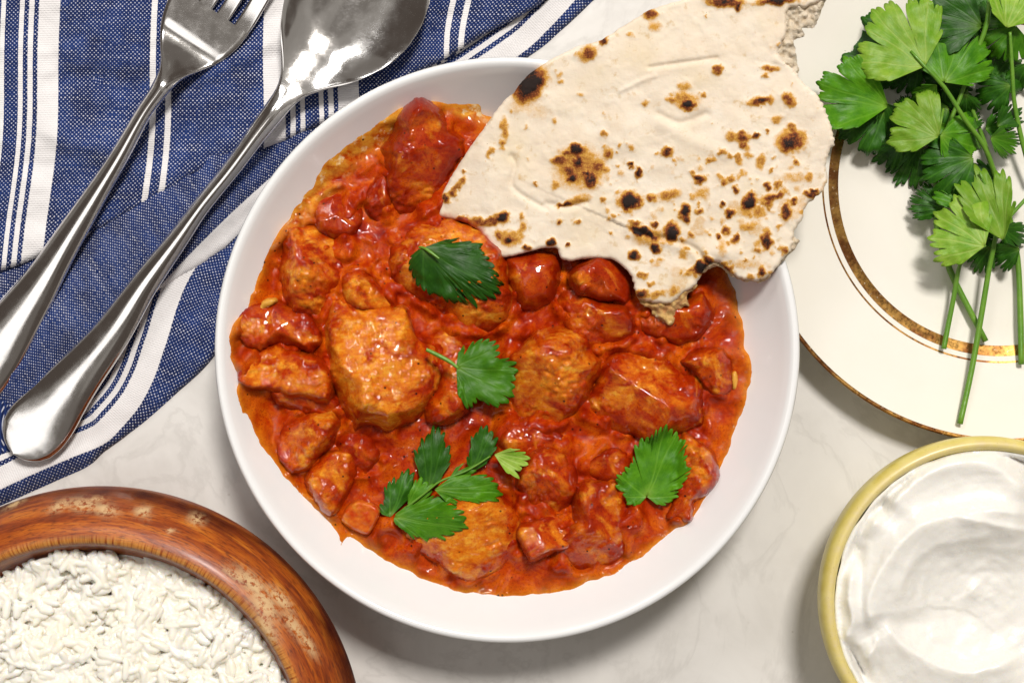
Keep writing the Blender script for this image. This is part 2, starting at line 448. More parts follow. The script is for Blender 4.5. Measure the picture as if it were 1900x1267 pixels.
m.set(Base_Color=c, Specular_IOR_Level=m.math('SUBTRACT', .38, m.math('MULTIPLY', m.attr('stain'), .34)), Roughness=m.math('ADD', .40, m.math('MULTIPLY', wr_, .3)), Coat_Weight=.12, Coat_Roughness=.18)
m.bump(m.math('ADD', m.math('MULTIPLY', g2, .5), m.math('MULTIPLY', m.math('MULTIPLY', lip, m.noise(1.0, 3, .6, vec=tick)), .9)), .05, .5); WOOD = m.m
m = Mat('steamed_rice'); m.set(Base_Color=m.mix(m.ramp(m.noise(.9, 3), [(.35, 0), (.7, 1)]), (.85, .81, .70), (.88, .855, .79)), Roughness=.28, Coat_Weight=.2, Coat_Roughness=.12, Subsurface_Weight=.45, Subsurface_Radius=(.006, .0046, .0024), Subsurface_Scale=.7, IOR=1.4); RICE = m.m
# yogurt and its bowl
m = Mat('thick_yogurt'); m.set(Base_Color=(.83, .81, .76), Roughness=m.ramp(m.noise(1.2, 4), [(.35, .2), (.7, .42)]), Subsurface_Weight=.35, Subsurface_Radius=(.005, .0042, .003), Subsurface_Scale=.6, Coat_Weight=.25, Coat_Roughness=.12)
m.bump(m.math('ADD', m.noise(1.5, 4), m.math('MULTIPLY', m.noise(10, 3), m.ramp(m.noise(.7), [(.5, 0), (.7, .25)]))), .06, .6); YOG = m.m
m = Mat('yellow_stoneware'); c = m.ramp(m.noise(1.2, 5), [(.3, (.64, .51, .08)), (.6, (.74, .62, .16)), (.8, (.78, .68, .26))])
c = m.mix(m.math('MULTIPLY', m.attr('lip'), m.ramp(m.noise(3, 5, .65), [(.35, .35), (.65, .85)])), c, (.66, .54, .30))
c = m.mix(m.ramp(m.vor(5), [(0, .8), (.07, .8), (.1, 0)]), c, (.46, .34, .08))
m.set(Base_Color=c, Roughness=.4, Coat_Weight=.15, Coat_Roughness=.2); YELLOW = m.m

# ------------------------------------------------------------------ tabletop (setting)
bx = 1.0
V = np.array([(-bx, -bx, -.03), (bx, -bx, -.03), (bx, bx, -.03), (-bx, bx, -.03), (-bx, -bx, 0), (bx, -bx, 0), (bx, bx, 0), (-bx, bx, 0)])
F4 = np.array([(3, 2, 1, 0), (4, 5, 6, 7), (0, 1, 5, 4), (1, 2, 6, 5), (2, 3, 7, 6), (3, 0, 4, 7)])
props(mk('tabletop', V, None, MARBLE, F4=F4, smooth=False, origin=np.zeros(3)), 'pale grey marble tabletop with faint veins under all the dishes', None, None, 'structure')

# ------------------------------------------------------------------ striped napkin
LC = dense([(-120, 965), (0, 908), (60, 880), (125, 852), (192, 824), (222, 797), (258, 754), (285, 703), (307, 640), (352, 515), (450, 390), (620, 290), (820, 195), (963, 103), (1018, 54), (1068, 0), (1150, -90)], 8, closed=False)
EC = dense([(-110, 985), (0, 938), (101, 893), (164, 864), (192, 838), (224, 815), (268, 782), (328, 729), (392, 668), (440, 590), (520, 440), (640, 335), (800, 215), (980, 106), (1040, 58), (1100, 2), (1150, -50), (600, -70), (-110, -70)], 9, smooth=True)
LB = dense([(60, 790), (180, 655), (290, 538), (380, 444), (477, 352), (600, 250), (760, 140)], 8, closed=False)
EB = dense([(-110, 905), (0, 853), (60, 842), (120, 815), (200, 690), (290, 545), (361, 503), (429, 458), (482, 405), (560, 320), (620, 260), (760, 160), (880, 90), (1000, 12), (1060, -50), (500, -66), (-110, -66)], 9, smooth=False)
EA = dense([(-110, 545), (0, 503), (38, 491), (90, 468), (149, 441), (192, 423), (227, 403), (270, 379), (309, 357), (398, 305), (477, 280), (537, 258), (584, 236), (700, 175), (790, 128), (822, 112), (854, 92), (907, 60), (964, 32), (1002, 9), (1060, -45), (500, -62), (-110, -62)], 9, smooth=False)


def sheet(poly, sp, zfun, uvfun, round_px, low):
    P, F = fill(poly, sp)
    d = pdist(P[:, 0], P[:, 1], poly)[0]
    z = zfun(P[:, 0], P[:, 1], d)
    t = np.clip(d / round_px, 0, 1); z = z - (1 - np.sqrt(1 - (1 - t) ** 2)) * (round_px * .021)
    uv = uvfun(P[:, 0], P[:, 1])
    P2, z2, F4, ids = skirt(P, F, z, np.maximum(low, z - .45))
    uv2 = np.concatenate([uv, uv[ids]])
    return W(P2[:, 0], P2[:, 1], np.maximum(z2, .03)), F, F4, np.concatenate([uv2, np.zeros((len(uv2), 1))], 1)


def zC(x, y, d):
    dl = pdist(x, y, LC, False)[0]
    roll = .22 * np.exp(-(dl / 16) ** 2) * sstep(260, 120, x)
    return .34 + .22 * sstep(0, 60, d) + roll + .10 * fbm(x / 70, y / 70, 3)


def uvC(x, y):
    D, S, G = pdist(x, y, LC, False); return np.stack([87.5 + D * G, S], 1)


def zB(x, y, d):
    puff = .60 * np.exp(-((pdist(x, y, [(0, 690), (150, 560), (300, 420), (420, 330)], False)[0] - 10) / 60) ** 2)
    return .85 + puff + .12 * fbm(x / 60, y / 60, 9) + .05 * fbm((x + y) / 14, (x - y) / 80, 4) - .25 * sstep(60, 0, d)


def uvB(x, y):
    D, S, G = pdist(x, y, LB, False); return np.stack([87.5 - D * G * 1.05, S + .4 * x], 1)


def zA(x, y, d):
    valley = -.16 * np.exp(-((y - 165 + 20 * np.sin(x / 90)) / 22) ** 2) * sstep(60, 150, x) * sstep(330, 240, x)
    ridge = .34 * np.exp(-((y - .35 * x - 215) / 26) ** 2) * sstep(20, 120, x) * sstep(330, 200, x) + .28 * np.exp(-((y + .5 * x - 330) / 24) ** 2) * sstep(330, 420, x)
    return 1.22 + 1.6 * valley + ridge + .22 * fbm(x / 70, y / 50, 21) + .03 * fbm(x / 160, y / 16, 5) + .1 * np.exp(-((d - 30) / 22) ** 2)


def uvA(x, y):
    return np.stack([x - 24.6 + 17 * (np.clip(y, 0, 600) / 350) ** 2 * sstep(700, 200, x) + 2.5 * np.sin(y / 55) + 12 * sstep(750, 850, x) * np.sin(y / 60), y + 3 * np.sin(x / 80)], 1)


LC2 = LC
parts = [sheet(EC, 6, zC, uvC, 16, .03), sheet(EB, 6, zB, uvB, 16, .30), sheet(EA, 6, zA, uvA, 13, .75)]
off = 0; VV = []; FF = []; QQ = []; UU = []
for v_, f_, q_, u_ in parts:
    VV.append(v_); FF.append(f_ + off); QQ.append(q_ + off); UU.append(u_); off += len(v_)
props(mk('napkin', np.concatenate(VV), np.concatenate(FF), LINEN, F4=np.concatenate(QQ), vecs={'cloth': np.concatenate(UU)}),
      'folded navy blue linen napkin with white stripes under the fork and spoon', 'napkin')

# ------------------------------------------------------------------ cutlery
def sweep(name, path, widths, zc, crown, thick, mat, parent, s_range=None, t_range=(-1, 1), ns=90, nt=22, dish=None):
    """flat metal sweep: path in px, half widths (s, w) in px, height functions of arc position; closed all round"""
    Q = dense(path, 2, closed=False); L = np.concatenate([[0], np.cumsum(np.linalg.norm(np.diff(Q, axis=0), axis=1))])
    a, b = s_range or (0, L[-1]); s = np.linspace(a, b, ns)
    if a == 0: s = a + (b - a) * np.linspace(0, 1, ns) ** 1.5
    cx = np.interp(s, L, Q[:, 0]); cy = np.interp(s, L, Q[:, 1])
    k = np.ones(41) / 41
    def sm(v):
        return np.convolve(np.pad(v, 20, mode='edge'), k, 'valid')
    tx = np.interp(s, L, sm(np.gradient(Q[:, 0], L))); ty = np.interp(s, L, sm(np.gradient(Q[:, 1], L))); l = np.hypot(tx, ty); tx /= l; ty /= l
    ws = np.array(widths, float); fine = np.linspace(ws[0, 0], ws[-1, 0], 800)
    wf = np.interp(fine, ws[:, 0], ws[:, 1]); kk = np.ones(21) / 21; wsm = np.convolve(np.pad(wf, 10, mode='edge'), kk, 'valid')
    mixf = sstep(30, 70, fine) * sstep(fine[-1], fine[-1] - 50, fine)
    w = np.interp(s, fine, wf * (1 - mixf) + wsm * mixf)
    t = np.linspace(-1, 1, nt); t = np.sign(t) * (1 - (1 - np.abs(t)) ** 1.5)
    tt = t_range[0] + (t_range[1] - t_range[0]) * (t * .5 + .5)
    S, T = np.meshgrid(s, tt, indexing='ij'); wv = w[:, None]
    X = cx[:, None] - ty[:, None] * T * wv; Y = cy[:, None] + tx[:, None] * T * wv
    zt = zc(S) + crown(S) * (1 - T ** 2) + (dish(S, T) if dish else 0)
    edge = np.maximum(0, np.abs(t)[None, :] - .86) / .14
    zt = zt - edge ** 2 * thick * .35
    zb = zt - thick * (1 - .75 * edge ** 2) * 1.0 + 0 * S
    V = np.concatenate([np.stack([X, Y, zt], -1), np.stack([X, Y, zb], -1)[:, ::-1]], 1)       # ring per section
    nr = 2 * nt; Vw = W(V[..., 0].ravel(), V[..., 1].ravel(), V[..., 2].ravel())
    j = np.arange(nr); j2 = (j + 1) % nr; F4 = []
    for i in range(ns - 1): F4.append(np.stack([i * nr + j, i * nr + j2, (i + 1) * nr + j2, (i + 1) * nr + j], 1))
    F4 = np.concatenate(F4); caps = []; capv = []
    for base, flip in ((0, 0), ((ns - 1) * nr, 1)):
        b2 = len(Vw) + len(capv) * nr; capv.append(Vw[base:base + nr])
        for q in range(nt - 1):
            f = (b2 + q, b2 + q + 1, b2 + nr - 2 - q, b2 + nr - 1 - q); caps.append(f if not flip else f[::-1])
    # orientation: top faces must look up
    p = Vw[F4[nt // 2]]; nz_ = np.cross(p[1] - p[0], p[2] - p[0])[2]
    F4 = np.concatenate([F4, np.array(caps)])
    if nz_ < 0: F4 = F4[:, ::-1]
    return mk(name, np.concatenate([Vw] + capv), None, mat, parent, F4=F4)


# spoon
SP = [(24, 842), (85, 772), (132, 712), (205, 622), (266, 530), (328, 446), (374, 382), (428, 315), (478, 247), (522, 190), (545, 160), (640, 33), (700, -47), (770, -140)]
Lsp = np.concatenate([[0], np.cumsum(np.linalg.norm(np.diff(np.array(SP, float), axis=0), axis=1))])
sN = Lsp[10]                                                   # arc position of the neck
WS = [(0, 0), (2, 14), (6, 25), (12, 35), (22, 46), (40, 57), (65, 62), (95, 60), (150, 51), (210, 43), (280, 36), (380, 27), (480, 21), (560, 17), (640, 16.5), (720, 18), (sN - 25, 22), (sN, 30), (sN + 18, 42), (sN + 38, 58), (sN + 75, 88), (sN + 131, 117), (sN + 181, 127), (sN + 231, 124), (sN + 281, 108), (sN + 325, 78), (sN + 355, 42), (sN + 368, 0)]
spoon = empty('spoon', W(300, 470, 1.3), 'stainless steel spoon lying diagonally on the striped napkin beside the white bowl', 'spoon')
zcs = lambda s: 1.05 + .62 * sstep(60, 400, s) + .75 * sstep(350, sN - 60, s) - .75 * sstep(sN - 70, sN + 70, s) + .25 * sstep(sN + 120, sN + 370, s) + .85 * sstep(sN - 60, sN + 90, s) + .25 * np.exp(-(s / 120) ** 2)
crs = lambda s: .28 * sstep(-30, 150, s) * (1 - sstep(sN - 60, sN + 10, s)) + 0 * s
def dsh(S, T):
    env = sstep(sN - 10, sN + 120, S) * (1 - .9 * sstep(sN + 230, sN + 368, S))
    return -.80 * env * (1 - np.abs(T) ** 2.2) + .25 * env
sweep('handle', SP, WS, zcs, crs, .20, STEEL, spoon, (0, sN), ns=110, dish=dsh)
sweep('spoon_bowl', SP, WS, zcs, crs, .20, STEEL, spoon, (sN, sN + 367.5), ns=90, nt=40, dish=dsh)
# fork
FP = [(-95, 745), (-40, 690), (60, 550), (128, 440), (172, 370), (220, 292), (265, 212), (296, 167), (345, 92), (400, 10), (470, -95), (540, -200)]
Lf = np.concatenate([[0], np.cumsum(np.linalg.norm(np.diff(np.array(FP, float), axis=0), axis=1))]); fN = Lf[7]
WF = [(0, 0), (4, 25), (12, 40), (30, 52), (70, 58), (120, 56), (210, 44), (320, 31), (420, 25), (500, 20), (fN - 70, 15.5), (fN - 10, 16), (fN + 25, 20), (fN + 46, 27), (fN + 66, 42), (fN + 90, 58), (fN + 112, 70), (fN + 140, 78), (fN + 165, 81), (fN + 200, 81.5), (fN + 250, 78), (fN + 330, 72), (fN + 420, 66)]
fork = empty('fork', W(170, 400, 1.5), 'stainless steel fork lying diagonally on the napkin to the left of the spoon', 'fork')
zcf = lambda s: 1.45 + .30 * sstep(100, 450, s) + .65 * sstep(300, fN - 20, s) - .85 * sstep(fN, fN + 108, s) + .05 * sstep(fN + 95, fN + 125, s) + .75 * sstep(fN + 170, fN + 420, s)
crf = lambda s: .27 - .05 * sstep(300, 0, s) - .31 * sstep(fN + 10, fN + 100, s)
sweep('handle', FP, WF, zcf, crf, .22, STEEL, fork, (0, fN), ns=100)
sweep('fork_head', FP, WF, zcf, crf, .22, STEEL, fork, (fN, fN + 178), ns=60, nt=30)
for i, (t0, t1) in enumerate(((-1, -.52), (-.38, .0), (.12, .46), (.60, 1))):
    sweep('tine', FP, WF, zcf, crf, .18, STEEL, fork, (fN + 178, fN + 400), (t0, t1), ns=40, nt=10)

# ------------------------------------------------------------------ white bowl
BC = ((941 - 950) * kz(5), -(649 - 633.5) * kz(5))
inner = [(0.01, .55), (3, .56), (5, .62), (6.6, .85), (7.8, 1.25), (8.8, 1.8), (9.65, 2.5), (10.35, 3.25), (10.9, 3.9), (11.35, 4.5), (11.58, 4.83), (11.70, 4.95), (11.82, 5.0), (11.93, 4.96), (12.0, 4.85), (11.98, 4.7)]
outer = [(11.75, 4.3), (11.2, 3.5), (10.4, 2.45), (9.5, 1.5), (8.4, .75), (7.4, .35), (6.7, .18), (6.5, .03), (6.3, 0), (6.0, .02), (5.9, .2), (3, .25), (.01, .25)]
props(lathe('serving_bowl', inner + outer, BC, WHITE, n=220), 'large round white glazed bowl holding the red chicken curry', 'bowl')
_ir = np.array(inner[:12]); 


def wall_z(x, y):
    z = np.full(np.shape(x), 3.2)
    for _ in range(6):
        k = kz(z); r = np.hypot((x - 950) * k - BC[0], -(y - 633.5) * k - BC[1]); z = .5 * z + .5 * np.interp(r, _ir[:, 0], _ir[:, 1])
    return z


# ------------------------------------------------------------------ curry: sauce and chicken
FOOD = [(770, 192), (735, 205), (705, 228), (668, 250), (640, 272), (604, 294), (588, 318), (583, 345), (560, 368), (540, 400), (515, 432), (492, 480), (472, 535), (456, 575), (434, 602), (426, 630), (428, 658), (439, 688), (440, 740), (447, 766), (460, 774), (469, 803), (490, 837), (530, 887), (575, 932), (602, 957), (626, 985), (630, 1003), (634, 1018), (638, 1003), (652, 997), (690, 1022), (760, 1062), (830, 1090), (880, 1102), (950, 1106), (1040, 1100), (1090, 1082), (1150, 1060), (1220, 1011), (1252, 982), (1282, 964), (1320, 900), (1350, 840), (1372, 780), (1390, 720), (1397, 682), (1392, 662), (1382, 640), (1375, 600), (1365, 545), (1345, 495), (1310, 410), (1220, 300), (1100, 232), (990, 205), (935, 232), (915, 215), (893, 212), (888, 193), (840, 191), (800, 189)]
FOODP = dense(FOOD, 5)
FOODP += np.stack([7 * fbm(FOODP[:, 0] / 26, FOODP[:, 1] / 26, 2, 2), 7 * fbm(FOODP[:, 0] / 26, FOODP[:, 1] / 26, 12, 2)], 1)
LV = 3.15
# outline, height, edge width, meat tone, bumps [(x, y, radius, height)], label
CK = [
 ([(768, 193), (800, 196), (825, 220), (838, 245), (856, 272), (855, 292), (842, 305), (825, 340), (808, 375), (778, 392), (745, 390), (728, 358), (718, 320), (716, 285), (726, 250), (738, 225), (752, 203)], 1.25, 46, -.12, [(790, 235, 42, .45), (765, 350, 40, -.15), (840, 285, 20, .25), (738, 310, 14, .25)], 'dark red chicken piece at the top of the curry, left of the flatbread'),
 ([(585, 378), (618, 352), (655, 362), (668, 395), (658, 430), (622, 442), (592, 424)], .55, 24, -.2, [(632, 385, 10, -.25), (615, 370, 12, .15)], 'small ring-shaped red morsel near the upper left edge of the curry'),
 ([(688, 345), (712, 328), (726, 365), (718, 405), (692, 402), (680, 375)], .55, 20, -.1, [(712, 345, 9, .2)], 'narrow red morsel just left of the topmost chicken piece'),
 ([(530, 440), (560, 425), (610, 430), (645, 452), (642, 500), (626, 540), (605, 575), (575, 590), (545, 580), (530, 550), (522, 510), (524, 470)], 1.25, 46, .18, [(590, 470, 30, .2), (560, 540, 30, .15), (610, 500, 8, -.2)], 'orange red chicken piece at upper left below the ring-shaped morsel'),
 ([(730, 462), (760, 456), (776, 488), (766, 530), (740, 524), (726, 492)], .8, 24, .1, [(748, 485, 14, .15)], 'small chicken morsel at the left tip of the topmost coriander leaf'),
 ([(645, 515), (672, 507), (706, 535), (722, 562), (692, 575), (650, 568), (638, 542)], 1.15, 28, .35, [(670, 530, 18, .15)], 'small orange chicken piece tucked behind the largest pale piece'),
 ([(610, 562), (621, 555), (649, 558), (680, 570), (716, 568), (747, 579), (764, 597), (773, 622), (804, 647), (811, 682), (804, 720), (785, 751), (757, 780), (719, 797), (684, 785), (660, 790), (640, 770), (628, 745), (618, 715), (612, 685), (609, 640), (608, 600)], 1.75, 60, .42, [(735, 605, 34, .28), (690, 625, 16, -.28), (700, 665, 14, -.22), (780, 690, 40, .25), (675, 748, 14, .3), (712, 672, 10, .22), (640, 590, 22, .12), (705, 735, 22, -.22), (770, 650, 12, .15)], 'largest pale golden chicken piece left of the small stemmed coriander leaf'),
 ([(735, 470), (770, 432), (820, 412), (870, 420), (910, 445), (938, 480), (947, 530), (942, 575), (920, 605), (880, 612), (840, 600), (800, 570), (765, 545), (740, 510)], 1.45, 50, .25, [(905, 470, 30, .15), (900, 570, 30, .12)], 'rounded orange chicken piece under the topmost coriander leaf'),
 ([(455, 588), (480, 570), (520, 566), (560, 580), (588, 605), (592, 636), (560, 652), (520, 642), (480, 648), (452, 632), (445, 605)], 1.05, 30, .05, [(525, 597, 20, .3), (480, 605, 18, .2), (520, 628, 14, -.25)], 'lumpy red chicken piece at the far left edge of the curry'),
 ([(450, 690), (478, 658), (510, 646), (555, 655), (600, 672), (612, 700), (612, 735), (595, 750), (560, 742), (525, 738), (500, 725), (460, 714)], 1.35, 26, .22, [(510, 676, 34, .25), (575, 690, 10, -.3), (545, 715, 30, -.2)], 'cube-like chicken piece with a pale flat top at the left'),
 ([(512, 728), (540, 718), (590, 732), (618, 740), (613, 762), (580, 768), (530, 754)], .95, 18, -.05, [(590, 748, 12, .15)], 'dark red chicken morsel directly below the pale-topped cube'),
 ([(520, 815), (535, 790), (570, 775), (605, 765), (622, 785), (620, 815), (600, 840), (575, 865), (545, 872), (528, 850)], 1.15, 30, .28, [(580, 800, 26, .18), (545, 850, 14, -.1)], 'rectangular orange chicken piece at lower left in front of the pale one'),
 ([(575, 880), (592, 855), (620, 842), (650, 850), (656, 885), (640, 920), (622, 950), (600, 945), (580, 915)], 1.0, 26, .2, [(620, 870, 18, .18), (605, 925, 12, .1)], 'chicken piece by the lower left bowl wall above the tomato cube'),
 ([(625, 815), (660, 800), (692, 820), (692, 860), (660, 880), (630, 862)], .55, 32, -.15, [(645, 825, 10, .15)], 'low sauce-covered morsel just left of the coriander sprig of many leaflets'),
 ([(800, 640), (835, 620), (865, 660), (872, 720), (862, 760), (830, 778), (796, 772), (790, 742), (814, 700)], 1.0, 30, .08, [(830, 755, 18, .25), (800, 755, 12, .2), (840, 690, 22, -.15)], 'knobbly red chicken piece right of the largest pale one, behind the small leaf'),
 ([(962, 642), (1000, 617), (1038, 609), (1082, 626), (1098, 655), (1115, 667), (1102, 702), (1086, 734), (1057, 772), (1019, 794), (984, 797), (949, 775), (935, 756), (938, 700)], 1.5, 55, .30, [(1020, 625, 20, .2), (1080, 660, 22, -.15), (1010, 690, 30, .15), (1060, 730, 30, .1), (1105, 668, 9, .2), (1000, 655, 12, -.15)], 'large orange chicken piece right of the small stemmed coriander leaf'),
 ([(1060, 513), (1082, 487), (1114, 478), (1145, 487), (1164, 509), (1168, 532), (1156, 557), (1133, 562), (1100, 556), (1070, 545)], 1.4, 32, -.05, [(1150, 528, 16, .25), (1115, 535, 18, -.35), (1075, 520, 12, .15)], 'dark red round chicken piece touching the lower edge of the flatbread'),
 ([(1040, 562), (1064, 542), (1110, 558), (1160, 570), (1173, 600), (1160, 630), (1120, 642), (1085, 652), (1064, 622), (1050, 600)], 1.1, 28, .05, [(1140, 592, 18, .2), (1075, 575, 14, .15), (1110, 625, 14, -.35), (1085, 600, 12, -.2)], 'lumpy red chicken piece below the dark round one by the flatbread'),
 ([(1185, 578), (1215, 560), (1260, 558), (1300, 545), (1318, 580), (1302, 620), (1260, 632), (1215, 626), (1184, 606)], .8, 30, .0, [(1215, 600, 16, .2)], 'shaded chicken piece beneath the torn lower lobe of the flatbread'),
 ([(945, 482), (985, 470), (1020, 474), (1036, 500), (1031, 535), (1006, 562), (970, 566), (954, 540), (944, 508)], .95, 36, -.3, [], 'smooth sauce-covered morsel with a broad sheen below the flatbread edge'),
 ([(1095, 745), (1120, 683), (1145, 661), (1183, 654), (1218, 657), (1243, 672), (1275, 690), (1298, 710), (1302, 745), (1290, 782), (1255, 803), (1210, 812), (1165, 805), (1115, 778), (1085, 764)], 1.3, 60, .16, [(1215, 672, 12, .16), (1255, 692, 12, .2), (1283, 718, 14, .3), (1150, 680, 24, .12), (1260, 730, 18, -.18), (1115, 750, 10, .15)], 'broad smooth orange chicken piece at the right above the lone leaf'),
 ([(1268, 672), (1296, 655), (1330, 648), (1352, 675), (1354, 710), (1332, 728), (1306, 716), (1292, 696)], .95, 22, .1, [(1336, 680, 12, .2), (1300, 675, 10, .1)], 'small chicken morsel at the right edge beside the broad smooth piece'),
 ([(1265, 813), (1298, 823), (1318, 846), (1326, 880), (1313, 912), (1290, 926), (1284, 952), (1265, 960), (1238, 946), (1256, 913), (1252, 863)], .95, 26, .12, [(1270, 940, 14, .25), (1300, 850, 16, .15), (1305, 890, 12, -.1)], 'chicken piece at lower right partly under the lone coriander leaf'),
 ([(1066, 905), (1109, 896), (1146, 903), (1172, 946), (1177, 979), (1160, 1012), (1133, 1042), (1093, 1053), (1050, 1055), (1030, 1032), (1036, 992), (1063, 966)], 1.15, 42, .05, [(1090, 920, 26, .22), (1145, 965, 20, .15), (1060, 1020, 22, .1), (1085, 970, 14, -.15)], 'orange red chicken piece at the bottom right below the lone leaf'),
 ([(966, 980), (988, 967), (1031, 957), (1060, 954), (1070, 985), (1058, 1011), (1018, 1027), (988, 1037), (972, 1014)], 1.15, 18, .15, [(1035, 975, 22, .2), (985, 1010, 14, -.15)], 'cube-like chicken piece at the bottom right of the largest lower piece'),
 ([(960, 882), (975, 850), (1010, 832), (1047, 845), (1066, 880), (1062, 920), (1036, 946), (1000, 952), (970, 932)], 1.2, 34, .12, [(1010, 860, 18, .2), (985, 905, 16, .15), (1045, 885, 14, .1)], 'wrinkled orange chicken piece right of the coriander sprig of many leaflets'),
 ([(705, 985), (735, 958), (790, 935), (860, 915), (915, 915), (947, 938), (963, 975), (960, 1012), (930, 1047), (880, 1074), (840, 1062), (790, 1032), (740, 1012), (712, 1002)], 1.35, 48, .36, [(920, 965, 30, .15), (880, 1035, 30, .12), (770, 1000, 26, .1), (840, 1010, 24, -.1)], 'largest lower golden chicken piece beneath the coriander sprig of many leaflets'),
 ([(935, 800), (965, 780), (1010, 785), (1046, 815), (1042, 846), (1000, 856), (960, 850), (934, 830)], .75, 26, -.15, [(1020, 815, 14, .2), (955, 800, 12, .2), (985, 825, 12, -.1)], 'dark red chicken morsel above the coriander sprig, below the orange piece'),
 ([(1092, 862), (1130, 834), (1162, 850), (1154, 882), (1112, 888)], .75, 18, .05, [(1135, 855, 10, .2), (1102, 868, 7, .2)], 'small red chicken morsel left of the lone coriander leaf'),
 ([(1030, 660), (1031, 661), (1032, 662)], 0, 1, 0, [], None),
]
CK = [c for c in CK if c[5]]
CKP = [dense(c[0], 4, jag=1.5, seed=i) for i, c in enumerate(CK)]
for i, pl in enumerate(CKP):
    c_ = pl.mean(0); pl += (pl - c_) * 9 / np.hypot(*(pl - c_).T).mean()
    pl += np.stack([11 * fbm(pl[:, 0] / 30, pl[:, 1] / 30, 700 + i, 2), 11 * fbm(pl[:, 0] / 30, pl[:, 1] / 30, 750 + i, 2)], 1) * min(1, CK[i][2] / 40)
RIDGE = [([(583, 376), (612, 350), (640, 345), (657, 366), (664, 398)], .16, 6), ([(655, 335), (690, 305), (712, 288)], .10, 5), ([(690, 492), (725, 460), (760, 436), (795, 415)], .20, 8), ([(650, 520), (690, 490), (722, 468)], .15, 6), ([(1175, 655), (1215, 640), (1255, 655)], .14, 7), ([(1305, 652), (1350, 658), (1390, 650)], .18, 6), ([(935, 482), (985, 466), (1032, 460)], .14, 5), ([(660, 440), (690, 450), (700, 480)], .14, 7), ([(790, 400), (800, 420), (790, 440)], .1, 6), ([(1085, 905), (1130, 890), (1150, 892)], .12, 4), ([(640, 800), (700, 830), (760, 845)], .10, 7), ([(800, 630), (860, 640), (930, 650)], .10, 8), ([(1185, 620), (1250, 640), (1310, 640)], .12, 8), ([(880, 620), (960, 600), (1010, 570)], .12, 10), ([(1060, 800), (1110, 830), (1180, 830)], .12, 9), ([(700, 1020), (780, 1060), (880, 1085)], .06, 6)]


def base_lv(x, y):
    wz = wall_z(x, y) + .06
    d = wz - LV
    return LV + np.where(d > 0, np.sqrt(d * d + .01), .5 * .1) - .05 + 0 * x


def poly_c(p): return np.array(p, float).mean(0)


def chunk_z(i, x, y, d, fine=True):
    poly, H, w, tone, bumps, lab = CK[i]
    dm = max(8., np.max(d)) if len(d) > 50 else w
    w2 = min(w, dm * .95)
    t = np.clip(d / w2, 0, 1)
    prof = (1 - (1 - t) ** 2.1) ** .72
    z = base_lv(x, y) - .25 + (1.22 * H + .25) * prof
    for bx_, by_, br, bh in bumps:
        ox = 6 * fbm(x / 22, y / 22, 31 + i); oy = 6 * fbm(x / 22, y / 22, 77 + i)
        z = z + bh * np.exp(-(((x - bx_ + ox) ** 2 + (y - by_ + oy) ** 2) / (br * br)) ** .8)
    a = i * 1.3; xr = x * math.cos(a) + y * math.sin(a); yr = -x * math.sin(a) + y * math.cos(a)
    rough = 1.0 if tone > -.25 else .5
    z = z + sstep(0, .7, t) * rough * (.42 * fbm(x / 58, y / 58, 40 + i, 2) + .07 * fbm(xr / 34, yr / 18, 60 + i, 2) - .0 * np.maximum(0, .12 - np.abs(fbm(xr / 60, yr / 34, 120 + i, 2))) / .12 * sstep(25, 50, w))
    if H > .5 and i != 19:                     # cut faces and torn, shaggy patches
        rc_ = np.random.default_rng(900 + i); c0 = poly_c(poly); top = base_lv(x, y) + 1.0 * H
        for q in range(2):
            an_ = rc_.uniform(0, 6.28); sl = rc_.uniform(.010, .022); pl_ = top + rc_.uniform(.10, .35) - sl * ((x - c0[0]) * math.cos(an_) + (y - c0[1]) * math.sin(an_))
            dz = z - pl_; z = np.where(dz > -.15, pl_ - .15 + (dz + .15) * .25 + 0 * z, z)
        sh = sstep(.0, .16, fbm(x / 38, y / 38, 950 + i, 2)) * sstep(0, .25, t)
        z = z + sh * .16 * fbm(xr / 9, yr / 6, 970 + i, 3)
    if fine: z = z + rough * (.02 * fbm(x / 9, y / 9, 80 + i, 2) - .03 * np.abs(vnoise(xr / 20, yr / 9, 90 + i)) * sstep(-.1, .3, fbm(x / 40, y / 40, 95 + i)))
    return z


def sauce_z(x, y, chunks=True):
    b = base_lv(x, y)
    z = b - .06 + .40 * fbm(x / 52, y / 52, 5, 2) + .07 * np.maximum(0, fbm(x / 26, y / 26, 8, 2)) + .015 * fbm(x / 7, y / 7, 13, 2)
    for pl, h, w in RIDGE:
        d, S, G = pdist(x, y, dense(pl, 6, closed=False), False)
        d = d + 3 * fbm(x / 14, y / 14, 3)
        z = z + h * np.exp(-(d / w) ** 2) * (.6 + .8 * (fbm(x / 25, y / 25, 6) + .5))
    return z


def skirted(x, y):
    z = sauce_z(x, y); ins = np.zeros(len(x), bool)
    for i, pl in enumerate(CKP):
        m_ = (x > pl[:, 0].min() - 50) & (x < pl[:, 0].max() + 50) & (y > pl[:, 1].min() - 50) & (y < pl[:, 1].max() + 50)
        if not m_.any(): continue
        xs, ys = x[m_], y[m_]; d = pdist(xs, ys, pl)[0]; ii = inside(xs, ys, pl)
        H = CK[i][1]; zz = z[m_]
        lvl = np.clip(.20 * H + .95 * fbm(xs / 36, ys / 36, 640 + i, 2), -.1, .85 * H)
        out = np.maximum(zz, base_lv(xs, ys) + np.where(ii, lvl, lvl * np.exp(-d / (7 + 14 * (vnoise(xs / 40, ys / 40, 650) + .5)))) + .35 * (zz - base_lv(xs, ys)))
        z[m_] = out
    return z


